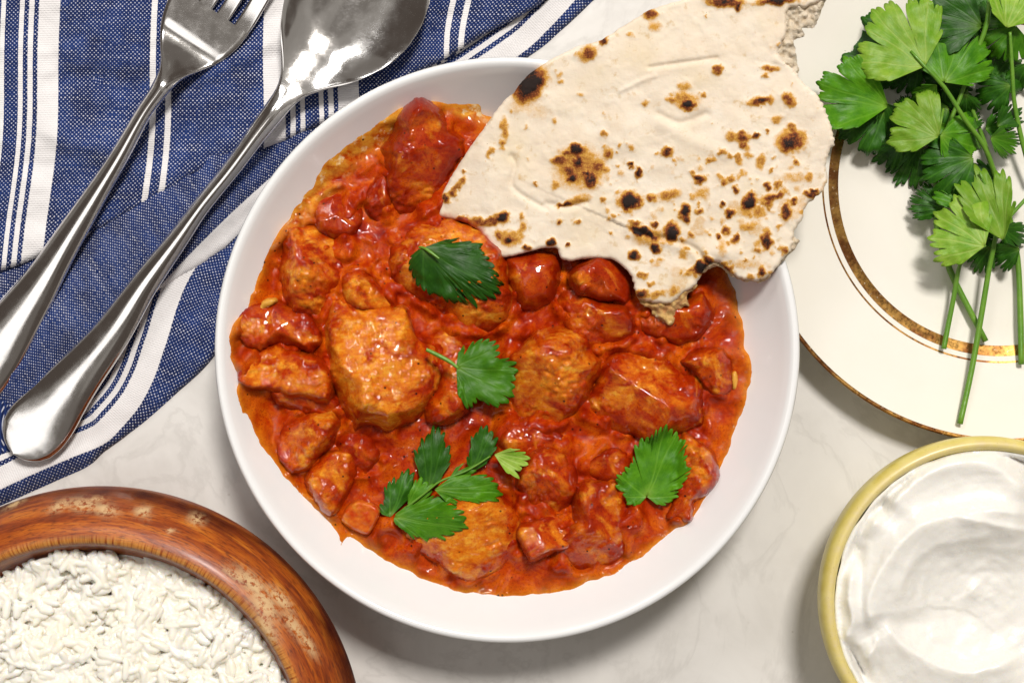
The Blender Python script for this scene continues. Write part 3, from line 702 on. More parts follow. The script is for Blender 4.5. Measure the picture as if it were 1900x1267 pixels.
P, F = fill(FOODP, 4.2)
x, y = P[:, 0], P[:, 1]
de = pdist(x, y, FOODP)[0]
z = skirted(x, y); wz = wall_z(x, y); t = np.sqrt(np.clip(de / 13, 0, 1))
z = np.maximum(wz * (1 - t) + z * t, wz + .035 * sstep(0, 8, de)) - .02 * (de < .5)
edge = np.exp(-de / 5.5) + .35 * np.exp(-de / 22) * sstep(.0, .5, vnoise(x / 30, y / 30, 4) + .3)
film = sstep(85, 30, np.hypot((x - 668) * .75 + (y - 275) * .35, (y - 275) * .75 - (x - 668) * -.5)) * sstep(60, 8, de) + sstep(40, 15, np.hypot(x - 870, (y - 200) * 1.4)) * .9 + .4 * sstep(30, 5, de) * sstep(520, 300, y)
sauce = mk('curry_sauce', W(x, y, z), F, SAUCE, attrs={'edge': np.clip(edge, 0, 1), 'film': np.clip(film, 0, 1)})
props(sauce, 'glossy red orange curry sauce filling the white bowl', 'sauce')

CHUNKS = []
for i, (poly, H, w, tone, bumps, lab) in enumerate(CK):
    pl = CKP[i]; P, F = fill(pl, 3.4)
    d = pdist(P[:, 0], P[:, 1], pl)[0]; z = chunk_z(i, P[:, 0], P[:, 1], d)
    meat = max(tone, -.06) * 1.1 - .06 + .34 * sstep(.10, .9, d / max(w, 20)) + .25 * fbm(P[:, 0] / 40, P[:, 1] / 40, 300 + i, 2) - .25 * sstep(10, 0, d)  # golden tops, dark rims: thinner sauce, plus light and shade contrast painted in
    P2, z2, F4, ids = skirt(P, F, z, .5)
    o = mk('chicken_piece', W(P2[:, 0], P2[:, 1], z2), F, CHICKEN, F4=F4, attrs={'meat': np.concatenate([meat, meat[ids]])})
    props(o, lab, 'chicken', 'sauced chicken pieces in the curry'); CHUNKS.append(o)


def surf(x, y):
    """top of the curry at pixels, cm"""
    x = np.ravel(np.asarray(x, float)); y = np.ravel(np.asarray(y, float)); z = skirted(x, y)
    for i, pl in enumerate(CKP):
        ii = inside(x, y, pl)
        if ii.any():
            w = CK[i][2]; d = pdist(x[ii], y[ii], pl)[0]; d = np.concatenate([d, np.full(60, w)])
            xx = np.concatenate([x[ii], np.full(60, pl[0, 0])]); yy = np.concatenate([y[ii], np.full(60, pl[0, 1])])
            z[ii] = np.maximum(z[ii], chunk_z(i, xx, yy, d, False)[:ii.sum()])
    return z


def block(name, poly, H, mat, label, cat, group=None, w=8, tilt=(0, 0)):
    pl = dense(poly, 4, jag=.8); P, F = fill(pl, 3.4); d = pdist(P[:, 0], P[:, 1], pl)[0]
    c = P.mean(0); t = np.clip(d / w, 0, 1); s0 = float(np.median(surf(P[:, 0], P[:, 1])))
    z = s0 - .1 + (H + .1) * (1 - (1 - t) ** 2.2) ** .6 + ((P[:, 0] - c[0]) * tilt[0] + (P[:, 1] - c[1]) * tilt[1]) * .01 + .12 * fbm(P[:, 0] / 14, P[:, 1] / 14, 5)
    P2, z2, F4, ids = skirt(P, F, z, .5)
    return props(mk(name, W(P2[:, 0], P2[:, 1], z2), F, mat, F4=F4), label, cat, group)


block('tomato_piece', [(640, 942), (664, 926), (700, 936), (706, 956), (686, 992), (656, 986), (631, 966)], .75, TOMATO, 'glossy orange red tomato cube left of the coriander sprig near the bowl wall', 'tomato', None, 9, (.3, -.5))
block('onion_piece', [(478, 572), (490, 556), (512, 552), (516, 560), (498, 572), (484, 580)], .35, ONION, 'pale yellow onion sliver at the left edge of the curry', 'onion', None, 6)
block('onion_piece', [(1358, 690), (1366, 688), (1370, 705), (1366, 722), (1358, 722), (1356, 705)], .25, ONION, 'tiny yellow onion sliver at the right edge of the curry', 'onion', None, 5)

# ------------------------------------------------------------------ flatbread
NA = [(813, 396), (816, 370), (832, 338), (845, 316), (876, 268), (906, 227), (931, 192), (954, 172), (962, 159), (987, 134), (1022, 111), (1053, 96), (1073, 86), (1111, 77), (1126, 68), (1179, 35), (1204, 20), (1239, 8), (1269, 0), (1340, -22), (1440, -30), (1530, -16), (1531, 0), (1500, 12), (1462, 18), (1458, 63), (1446, 93), (1448, 109), (1462, 120), (1476, 133), (1488, 152), (1514, 174), (1531, 202), (1541, 235), (1547, 268), (1536, 285), (1533, 313), (1534, 334), (1530, 352), (1511, 369), (1498, 379), (1487, 409), (1474, 433), (1469, 462), (1455, 479), (1436, 503), (1415, 518), (1396, 520), (1367, 514), (1348, 500), (1334, 488), (1312, 490), (1302, 508), (1290, 528), (1270, 542), (1252, 560), (1225, 562), (1205, 560), (1190, 556), (1180, 546), (1173, 521), (1157, 496), (1135, 482), (1103, 479), (1074, 482), (1058, 485), (1041, 479), (1033, 461), (1015, 460), (988, 465), (955, 474), (934, 478), (915, 468), (902, 452), (889, 430), (864, 414), (832, 406), (816, 403)]
NAP = dense(NA, 4, jag=1.0, seed=11)
# torn parts of the outline get a rougher edge
tornm = ((NAP[:, 0] > 1440) & (NAP[:, 1] > -10)) | ((NAP[:, 1] > 480) & (NAP[:, 0] > 1160))
NAP[tornm, 0] += 5 * fbm(NAP[tornm, 0] / 6, NAP[tornm, 1] / 6, 51, 2); NAP[tornm, 1] += 4 * fbm(NAP[tornm, 0] / 6, NAP[tornm, 1] / 6, 52, 2)
CREASE = [([(948, 290), (956, 306), (950, 345), (985, 372), (1015, 388)], -.10, 5), ([(1015, 378), (1050, 384), (1090, 376)], -.12, 6), ([(1205, 126), (1260, 118), (1330, 108)], -.10, 4), ([(1150, 170), (1190, 150), (1215, 142)], .06, 4), ([(1222, 212), (1262, 228), (1310, 212)], -.10, 7), ([(1173, 425), (1205, 438), (1245, 446), (1288, 462), (1306, 488)], -.16, 6), ([(1440, 112), (1480, 122)], .10, 7), ([(1230, 230), (1290, 265), (1340, 285)], .08, 14)]


def naan_z(x, y):
    d = (x - 1010) * .672 - (y - 110) * .741
    z = 5.28 + .0037 * d + .16 * fbm(x / 120, y / 120, 70, 2) + .06 * fbm(x / 38, y / 38, 73, 2)
    for pl, h, w in CREASE:
        D, S, G = pdist(x, y, dense(pl, 6, closed=False), False)
        z = z + h * np.exp(-(D / w) ** 2)
        if h == -.16: z = z - .20 * sstep(0, 26, D * G) * np.exp(-D / 90)
    z = z + .35 * np.exp(-(((x - 1340) / 34) ** 2 + ((y - 470) / 26) ** 2))     # raised bubble above the notch
    z = z - .55 * sstep(930, 815, x)
    return z


CH = [(982, 160, 30, 20, 1.15, -50), (990, 145, 26, 20, .45, -40), (1090, 100, 16, 12, .62, -35), (1121, 77, 9, 6, .9, -50), (1206, 28, 13, 9, .72, 0), (1215, 50, 12, 10, .3, 0), (1170, 65, 6, 5, .35, 0), (1345, 4, 30, 9, .8, 5), (1368, 12, 5, 6, .8, 0), (1440, 3, 34, 6, .95, -5),
      (1075, 312, 44, 38, .42, 0), (1055, 318, 10, 6, .6, 20), (1088, 322, 8, 6, .7, 0), (1050, 285, 8, 6, .55, 0), (1070, 277, 13, 9, 1.0, 0), (1038, 300, 14, 10, .65, 0), (1062, 330, 7, 6, .95, 0), (1096, 335, 14, 12, .75, 30), (1072, 300, 8, 12, .75, 0), (1110, 310, 14, 10, .5, 40), (1128, 285, 9, 10, .5, 0), (1168, 374, 17, 15, 1.25, 0), (1270, 185, 26, 14, .40, 10), (1277, 197, 12, 8, .95, 0), (1268, 160, 12, 8, .35, 0), (1245, 185, 8, 6, .45, 0), (1305, 178, 6, 5, .5, 0), (1332, 130, 8, 9, .62, 0), (1430, 127, 17, 6, .55, 5), (1420, 140, 6, 4, .45, 0), (1410, 188, 20, 8, .85, -10), (1463, 187, 12, 10, .65, 40), (1440, 222, 12, 8, .42, 0), (1467, 263, 22, 18, .8, 0), (1470, 235, 6, 9, .5, 0), (1463, 268, 10, 9, .5, 0), (1490, 255, 8, 12, .3, 0), (1377, 255, 13, 10, .70, 0), (1377, 270, 7, 6, .6, 0), (1402, 252, 7, 5, .95, 0), (1355, 253, 9, 8, .5, 0), (1422, 243, 4, 4, .6, 0), (1237, 283, 10, 9, .85, 0), (1414, 300, 9, 14, .42, 20), (1370, 295, 6, 9, .5, 0), (1340, 283, 7, 6, .55, 0), (1185, 322, 6, 10, 1.0, 0), (1171, 306, 6, 4, 1.0, 40), (1295, 333, 10, 7, .9, 20), (1365, 352, 6, 6, .8, 0), (1208, 367, 9, 6, .65, 0), (1242, 362, 22, 10, .48, -15), (1300, 360, 16, 12, .32, 0), (1390, 376, 11, 12, 1.05, 0), (1395, 362, 8, 6, .7, 0), (1355, 396, 9, 7, .9, 0), (1341, 380, 5, 6, .8, 0), (1424, 345, 5, 10, .75, 10), (1443, 343, 6, 8, .5, 0), (1434, 367, 22, 7, .75, -15), (1425, 380, 10, 6, .5, 0), (1460, 395, 9, 14, .8, 15), (1456, 385, 5, 4, .6, 0), (1472, 373, 8, 6, .75, 0), (1505, 360, 12, 6, .85, 0), (1510, 352, 8, 3, 1.0, 0), (1270, 393, 8, 12, 1.0, 10), (1273, 410, 5, 7, .8, 0), (1297, 391, 6, 5, .65, 0), (1247, 431, 11, 16, 1.1, 15), (1188, 427, 18, 7, 1.1, 15), (1208, 438, 12, 5, .9, 40), (1215, 460, 10, 8, 1.05, 0), (1176, 475, 10, 8, .95, 0), (1205, 440, 30, 18, .33, 0), (1178, 412, 10, 6, .55, 0), (1215, 416, 6, 5, .8, 0), (1365, 444, 6, 9, .75, 20), (1349, 428, 6, 9, .68, 0), (1332, 437, 4, 7, .8, 10), (1316, 436, 4, 4, .5, 0), (1425, 450, 9, 12, .85, 20), (1420, 440, 8, 14, .6, 0), (1408, 466, 7, 5, .65, 0), (1456, 463, 6, 7, .6, 0), (1413, 506, 6, 10, .75, 20), (1408, 395, 12, 9, .4, 0), (1390, 420, 18, 8, .42, -10), (1385, 390, 14, 14, .28, 0), (1500, 330, 8, 12, .4, 0), (1470, 330, 25, 10, .25, 0),
      (933, 403, 11, 9, 1.05, 0), (920, 408, 22, 9, .6, -20), (890, 412, 26, 7, .55, 10), (858, 408, 10, 6, .95, 0), (945, 442, 20, 14, .48, 0), (944, 446, 6, 5, .9, 0), (925, 435, 10, 10, .5, 0), (977, 458, 7, 4, .95, 0), (1022, 451, 9, 7, 1.0, 0), (1053, 455, 4, 4, .9, 0), (970, 425, 7, 14, .42, 20), (968, 402, 5, 8, .45, 0), (1036, 413, 6, 5, .68, 0), (1072, 412, 5, 4, .5, 0), (845, 350, 18, 6, .55, -50), (826, 368, 7, 7, .95, 0), (842, 362, 5, 4, .8, 0), (860, 335, 8, 6, .5, -50), (862, 319, 5, 4, .6, 0), (910, 283, 6, 11, .48, 35), (936, 240, 7, 20, .45, -8), (933, 268, 6, 8, .5, 0), (1000, 208, 32, 18, .14, 0), (960, 200, 24, 14, .15, 0), (1038, 140, 6, 7, .28, 0), (1042, 152, 6, 4, .34, 0), (1075, 176, 7, 6, .34, 0), (1028, 227, 5, 6, .35, 0), (1122, 248, 5, 6, .55, 0), (1196, 192, 8, 6, .4, 0), (993, 343, 5, 4, .65, 0), (1050, 379, 14, 4, .85, -15), (1075, 370, 24, 7, .35, -10), (1030, 345, 8, 6, .4, 0), (1190, 545, 12, 8, .85, 0), (1220, 548, 16, 7, .45, -20), (1250, 540, 12, 8, .4, -30), (1300, 497, 9, 12, 1.15, 30), (1316, 486, 12, 6, .8, 30), (1280, 505, 14, 5, .5, -40), (1350, 498, 12, 5, .75, 40), (1187, 510, 7, 6, .5, 0), (1206, 528, 7, 5, .5, 0), (1268, 470, 6, 12, .35, -30), (1225, 482, 8, 5, .35, 0), (1340, 460, 8, 18, .28, 0), (1380, 490, 40, 10, .22, 0), (1445, 420, 8, 7, .4, 0)]
P, F = fill(NAP, 3.2); x, y = P[:, 0], P[:, 1]
dn = pdist(x, y, NAP)[0]; zz = naan_z(x, y)
zt = zz - .14 * (1 - np.sqrt(1 - (1 - np.clip(dn / 7, 0, 1)) ** 2))
char = np.zeros(len(x)); wx = x + 7 * fbm(x / 9, y / 9, 201, 3); wy = y + 7 * fbm(x / 9, y / 9, 202, 3)
for cx_, cy_, ra, rb, s_, ang in CH:
    c_, s2 = math.cos(math.radians(ang)), math.sin(math.radians(ang)); X = (wx - cx_) * c_ + (wy - cy_) * s2; Y = -(wx - cx_) * s2 + (wy - cy_) * c_
    char = np.maximum(char, 0) + 0 * char
    g = s_ * np.exp(-((X / ra) ** 2 + (Y / rb) ** 2) ** 1.3 * .8); char = np.maximum(char, g) + .3 * np.minimum(char, g)
rs = np.random.default_rng(5)
for _ in range(150):
    a_, b_ = rs.uniform(1120, 1510), rs.uniform(270, 515); r_ = rs.uniform(2.5, 8.5); s_ = rs.uniform(.15, .5)
    g = s_ * np.exp(-(((wx - a_) ** 2 + (wy - b_) ** 2) / r_ ** 2) ** 1.2); char = np.maximum(char, g)
for _ in range(60):
    a_, b_ = rs.uniform(850, 1500), rs.uniform(20, 480); r_ = rs.uniform(2, 5); s_ = rs.uniform(.12, .4)
    g = s_ * np.exp(-(((wx - a_) ** 2 + (wy - b_) ** 2) / r_ ** 2) ** 1.2); char = np.maximum(char, g)
char = np.maximum(char, .17 * sstep(-.05, .25, fbm(x / 35, y / 35, 210)) * sstep(1150, 1300, x) * sstep(260, 330, y))
sdist = pdist(x, y, [(812, 408), (864, 416), (889, 432), (905, 458)], False)[0]
soak = sstep(17, 3, sdist + 5 * fbm(x / 9, y / 9, 5)) * .95
zt = zt + .16 * np.clip(char, 0, 1) + .018 * sstep(.1, .3, fbm(x / 26, y / 26, 88))
P2, z2, F4, ids = skirt(P, F, zt, .26)
cat = lambda a: np.concatenate([a, a[ids]])
nroot = empty('flatbread', W(1200, 300, 5.2), 'charred torn flatbread propped on the rim of the curry bowl', 'bread')
mk('crust', W(P2[:, 0], P2[:, 1], z2), F, NAAN, nroot, F4=F4, attrs={'char': cat(np.maximum(char - .0, 0)), 'soak': cat(soak)})


def crumb(poly, drop, gold, amp=.25):
    pl = dense(poly, 3.2, jag=2.6, seed=31); P, F = fill(pl, 3); x, y = P[:, 0], P[:, 1]; d = pdist(x, y, pl)[0]
    z = naan_z(x, y) - drop + amp * fbm(x / 9, y / 9, 61, 3) - .12 * sstep(6, 0, d)
    P2, z2, F4, ids = skirt(P, F, z, .14)
    mk('torn_crumb', W(P2[:, 0], P2[:, 1], z2), F, CRUMB, nroot, F4=F4, attrs={'gold': np.full(len(P2), gold)})


crumb([(1444, 8), (1470, 6), (1534, -6), (1522, 20), (1519, 36), (1509, 54), (1490, 52), (1491, 66), (1474, 76), (1477, 102), (1479, 140), (1440, 118), (1436, 92), (1448, 60)], .20, .1)
crumb([(1180, 540), (1200, 548), (1232, 552), (1262, 535), (1288, 520), (1292, 534), (1274, 548), (1278, 566), (1258, 574), (1254, 590), (1244, 602), (1220, 590), (1206, 574), (1190, 562)], .22, .85, .3)
crumb([(1300, 506), (1312, 488), (1334, 486), (1352, 500), (1372, 512), (1400, 518), (1432, 504), (1420, 522), (1396, 524), (1366, 518), (1346, 505), (1332, 494), (1314, 500)], .15, .5)
crumb([(1450, 470), (1470, 440), (1482, 448), (1472, 466), (1452, 486), (1440, 500), (1436, 494)], .16, .15)

# ------------------------------------------------------------------ coriander
def leaf(parent, base, tips, zfun, mat, seed=0, tooth=.10, thick=.00022, name='leaf'):
    """fan leaf: tips = [(dx, dy[, notch after])] in px around the base; surface height in cm from zfun(x, y, rho, theta)"""
    T = np.array([(t[0], t[1]) for t in tips], float); ang = np.arctan2(T[:, 1], T[:, 0]); L = np.hypot(T[:, 0], T[:, 1])
    nt = [t[2] if len(t) > 2 else tooth for t in tips]
    mid = math.atan2(np.sum(np.sin(ang) * L), np.sum(np.cos(ang) * L)); rel = (ang - mid + math.pi) % (2 * math.pi) - math.pi
    o = np.argsort(rel); rel = rel[o]; L = L[o]; nt = [nt[i] for i in o]
    Lm = L.copy()
    for i in range(1, len(L) - 1): Lm[i] = min(L[i], 1.14 * (L[i - 1] + L[i + 1]) / 2)
    L = Lm; pad = .22
    rel = np.concatenate([[rel[0] - pad], rel, [rel[-1] + pad]]); L = np.concatenate([[L[0] * .6], L, [L[-1] * .6]]); nt = [.0] + nt
    R = []; TH = []; r0 = random.Random(seed)
    for i in range(len(rel) - 1):
        m_ = max(6, int((rel[i + 1] - rel[i]) * max(L[i], L[i + 1]) / 1.5)); tt = np.arange(m_) / m_
        l = L[i] * (1 - tt) + L[i + 1] * tt
        rnd_ = lambda q: 1 - np.sqrt(np.maximum(0, 1 - (2 * (((q + .5) % 1) - .5)) ** 2))      # round scallop, sharp notch
        arc = (rel[i + 1] - rel[i]) * .5 * (L[i] + L[i + 1]); k = max(1, round(arc / 11))
        f = (1 - nt[i] * rnd_(tt)) * (1 - .55 * arc / k / max(L[i], 20) * rnd_(tt * k))
        R.append(l * f); TH.append(rel[i] + (rel[i + 1] - rel[i]) * tt)
    R = np.concatenate(R + [[L[-1]]]); TH = np.concatenate(TH + [[rel[-1]]]) + mid
    nr = 15; rho = np.linspace(0.02, 1, nr)
    kz_ = (len(R) // 3) | 1; Rz = np.convolve(np.pad(R, kz_ // 2, mode='edge'), np.ones(kz_) / kz_, 'valid')
    kw = 41; Rp = np.pad(R, kw // 2, mode='edge'); Rs = np.convolve(Rp, np.ones(kw) / kw, 'valid'); Rs = np.minimum(Rs, R * 1.25)
    rad = rho[:, None] * (Rs + (R - Rs) * rho[:, None] ** 3)
    X = base[0] + rad * np.cos(TH); Y = base[1] + rad * np.sin(TH)
    # veins: one along each main lobe with slanting side veins
    vein = np.zeros_like(X); px = X - base[0]; py = Y - base[1]; lo, hi = rel[0], rel[-1]; nv = 5 if hi - lo > 1.2 else 3
    for q in range(nv):
        c0, c1 = lo + (hi - lo) * q / nv, lo + (hi - lo) * (q + 1) / nv
        ids = [i for i in range(1, len(rel) - 1) if c0 <= rel[i] <= c1]
        if not ids: continue
        i = max(ids, key=lambda i: L[i]); a = rel[i] + mid
        al = px * math.cos(a) + py * math.sin(a); pe = np.abs(-px * math.sin(a) + py * math.cos(a) + 1.5 * np.sin(al / 17 + q))
        vein = np.maximum(vein, np.exp(-(pe / (1.9 - .8 * np.clip(al / L[i], 0, 1))) ** 2) * (al > 0) * (al < L[i] * .96))
        ph = (al - pe * 1.15) / (L[i] / 6.5); fr = np.abs(ph - np.round(ph)) * L[i] / 6.5
        vein = np.maximum(vein, .5 * np.exp(-(fr / .9) ** 2) * (pe < L[i] * .24) * (ph > .6) * (al < L[i]))
    x, y = X.ravel(), Y.ravel()
    rr = (rad / Rz).ravel(); th = np.tile(TH - mid, nr)
    z = zfun(x, y, rr, th)
    V = W(x, y, z); n = len(R); F4 = []
    j = np.arange(n - 1)
    for i in range(nr - 1): F4.append(np.stack([i * n + j, (i + 1) * n + j, (i + 1) * n + j + 1, i * n + j + 1], 1))
    F4 = np.concatenate(F4); p = V[F4[len(F4) // 2]]
    if np.cross(p[1] - p[0], p[2] - p[0])[2] < 0: F4 = F4[:, ::-1]
    return mk(name, V, None, mat, parent, F4=F4, attrs={'vein': vein.ravel(), 'rootness': np.exp(-(rr / .16) ** 2)}, solid=thick)


def T_(base, pts): return [tuple([p[0] - base[0], p[1] - base[1]] + list(p[2:])) for p in pts]


def garnish_z(lift, curl, seed, tip=0, wav=.22, fold=0.):
    def f(x, y, r, th):
        s = surf(x, y); k = r < .9
        base_ = np.percentile(s, 70)
        z = base_ + lift + curl * (r - .4) + tip * r * r + wav * fbm(x / 26, y / 26, seed, 2) * r + fold * th * r
        return np.maximum(z, s + .05 + .02 * r)
    return f


g = empty('coriander_sprig', W(850, 500, 4.8), 'dark green coriander leaf topmost in the curry, nearest the flatbread', 'herb', 'coriander on the curry')
b = (787, 461)
leaf(g, b, T_(b, [(796, 456), (826, 452), (841, 440), (853, 441, .22), (868, 440), (880, 446), (896, 452), (899, 470), (908, 478), (917, 492), (926, 510), (936, 528), (930, 545, .1), (920, 556), (903, 558, .30), (893, 582), (882, 580, .12), (868, 566), (858, 545, .22), (843, 564), (830, 562), (815, 550), (797, 548, .16), (786, 540), (773, 530), (766, 515), (758, 500), (758, 488), (762, 475), (770, 468)]), garnish_z(.30, -.1, 3, -.35, .4), LEAF[0], 1)
tube([(778, 459, 4.6), (790, 462, 4.85), (815, 480, 4.98)], [.05, .07, .03], STEM, 'stem', g)

g = empty('coriander_sprig', W(880, 690, 4.7), 'light green coriander leaf with a short stalk in the middle of the curry', 'herb', 'coriander on the curry')
b = (847, 681)
leaf(g, b, T_(b, [(860, 660), (861, 640), (870, 630), (882, 626), (895, 628), (907, 628), (920, 632), (926, 640), (928, 655), (926, 666, .2), (944, 664), (958, 672), (962, 688), (957, 704), (956, 718), (955, 736), (944, 748), (923, 757), (906, 752), (894, 744, .2), (884, 748), (876, 757), (868, 760)]), garnish_z(.28, .1, 5, -.1, .35), LEAF[1], 2)
tube([(791, 648, 5.0), (815, 660, 4.95), (835, 671, 4.95), (850, 683, 4.95)], [.075, .09, .085, .06], STEM, 'stem', g)

g = empty('coriander_sprig', W(800, 920, 4.6), 'large coriander sprig with six leaflets at the lower left of the curry', 'herb', 'coriander on the curry')
b = (731, 959)
leaf(g, b, T_(b, [(770, 935), (808, 916), (822, 920), (838, 928, .2), (846, 938), (862, 948), (866, 960), (870, 980), (858, 984), (842, 992, .2), (826, 1003), (810, 996), (792, 1005), (780, 996), (767, 1001), (757, 990), (744, 980), (734, 972)]), garnish_z(.22, .1, 7, -.15, .3), LEAF[1], 3)
b = (724, 959)
leaf(g, b, T_(b, [(702, 946), (704, 936), (714, 925), (712, 904), (722, 893), (731, 884), (740, 888), (745, 874), (758, 868), (770, 876), (768, 892)]), garnish_z(.30, .2, 9, -.2, .3), LEAF[0], 4)
b = (795, 912)
leaf(g, b, T_(b, [(776, 872), (768, 850), (767, 834), (778, 828), (781, 812), (793, 806), (804, 788), (814, 790), (826, 802), (824, 818), (836, 826), (837, 845), (836, 860), (822, 880)]), garnish_z(.45, .25, 11, -.2, .35), LEAF[0], 5)
b = (806, 908)
leaf(g, b, T_(b, [(866, 880), (903, 880), (916, 886), (925, 898), (934, 917), (926, 930), (911, 940), (898, 930), (885, 940), (872, 942), (862, 928), (848, 936), (838, 922)]), garnish_z(.55, .1, 13, -.3, .3), LEAF[1], 6)
b = (877, 875)
leaf(g, b, T_(b, [(866, 850), (874, 830), (873, 809), (884, 802), (892, 790), (904, 788), (914, 800), (924, 812), (922, 832), (912, 844)]), garnish_z(.45, .3, 15, -.1, .3), LEAF[0], 7)
b = (917, 843)
leaf(g, b, T_(b, [(950, 838), (966, 834), (978, 838), (984, 850), (980, 862), (966, 872, .3), (964, 888)]), garnish_z(.55, .1, 17, .2, .3), LEAF[2], 8)
b = (757, 942)
leaf(g, b, T_(b, [(764, 905), (770, 890), (782, 884), (794, 894), (806, 896), (802, 912), (790, 928)]), garnish_z(.5, .1, 23, -.1, .25), LEAF[1], 33)
b = (832, 890)
leaf(g, b, T_(b, [(846, 876), (862, 858), (876, 862), (888, 858), (884, 874), (872, 884)]), garnish_z(.55, .1, 25, -.1, .25), LEAF[1], 34)
zz_ = float(np.max(surf(np.array([740, 790, 816, 866, 905.]), np.array([950, 916, 888, 873, 847.]))))
tube([(714, 970, zz_ - .1), (745, 948, zz_ + .32), (789, 914, zz_ + .5), (818, 892, zz_ + .62), (866, 873, zz_ + .62), (910, 846, zz_ + .6)], [.08, .06, .05, .045, .04, .035], STEM, 'stem', g)

g = empty('coriander_sprig', W(1210, 870, 4.4), 'lone broad coriander leaf lying flat at the lower right of the curry', 'herb', 'coriander on the curry')
b = (1200, 921)
leaf(g, b, T_(b, [(1234, 938), (1246, 930), (1259, 921), (1258, 912), (1266, 903, .28), (1275, 886), (1281, 876), (1283, 868, .40), (1272, 855), (1276, 845), (1270, 835), (1276, 825), (1272, 816, .22), (1256, 800), (1248, 796), (1237, 787), (1226, 792), (1217, 797), (1210, 806, .28), (1201, 811), (1190, 812), (1176, 826), (1175, 846, .80), (1170, 860), (1160, 866), (1156, 876), (1144, 880), (1142, 890), (1141, 901), (1158, 920), (1163, 936), (1176, 938)]), garnish_z(.20, .15, 19, -.05, .22), LEAF[1], 9)

# plate with gilding
PC = ((1868 - 950) * kz(1.8), -(338 - 633.5) * kz(1.8))
pf = [(.01, .70), (4, .70), (6.2, .72), (6.9, .80), (7.4, .96), (7.9, 1.08), (9.5, 1.40), (10.7, 1.66), (11.05, 1.76), (11.16, 1.80), (11.22, 1.77), (11.20, 1.68), (10.5, 1.42), (8.5, .95), (7.3, .55), (6.6, .2), (6.5, .02), (6.3, 0), (6.1, .03), (6, .35), (.01, .40)]
plate = empty('plate', (PC[0] * .01, PC[1] * .01, 0), 'cream china plate with worn gold rings under the coriander bunch', 'plate')
lathe('plate_body', pf, PC, CREAM, plate, n=220)
prf = np.array(pf[:10])
def ring(name, r0, r1):
    rr = np.linspace(r0, r1, 6); pr = [(r, np.interp(r, prf[:, 0], prf[:, 1]) + .006) for r in rr]
    lathe(name, pr, PC, GOLD, plate, n=220)
ring('gold_band', 7.06, 7.52); ring('gold_line', 7.74, 7.82)
lathe('gold_edge', [(11.06, 1.775), (11.12, 1.80), (11.17, 1.815), (11.24, 1.78), (11.235, 1.72), (11.2, 1.665)], PC, GOLD, plate, n=220)


def fan(base, tip, spread, n, seed):
    r0 = random.Random(seed); dx, dy = tip[0] - base[0], tip[1] - base[1]; L = math.hypot(dx, dy) * 1.0; a0 = math.atan2(dy, dx); out = []
    sp = math.radians(spread); nl = 3 if r0.random() < .7 else 5; n = nl * 3
    for i in range(n):
        f = -1 + 2 * (i + .5) / n; m_ = 3; q = i % m_; lobe = (.92, 1.0, .93)[q]
        l = L * lobe * (1 - .20 * abs(f) ** 1.6) * r0.uniform(.95, 1.04)
        nn = r0.uniform(.06, .13)
        if q == m_ - 1: nn = r0.uniform(.34, .55)
        a = a0 + f * sp + r0.uniform(-.02, .02)
        out.append((l * math.cos(a), l * math.sin(a), nn))
    return out


def bunch_leaf(parent, base, tip, spread, tone, z0, z1, seed, wav=.35, cup=.25):
    n = max(7, int(math.hypot(tip[0] - base[0], tip[1] - base[1]) * math.radians(spread) * 2 / 13))
    def f(x, y, r, th):
        return np.maximum(z0 + (z1 - z0) * r + wav * fbm(x / 30, y / 30, seed, 2) * r + cup * r * (np.abs(th) / math.radians(spread)) ** 2 - .05 * np.cos(th * 5) * r * r - .22 * r ** 4, .85)
    leaf(parent, base, fan(base, tip, spread + 10, n, seed), f, LEAF[tone], seed)


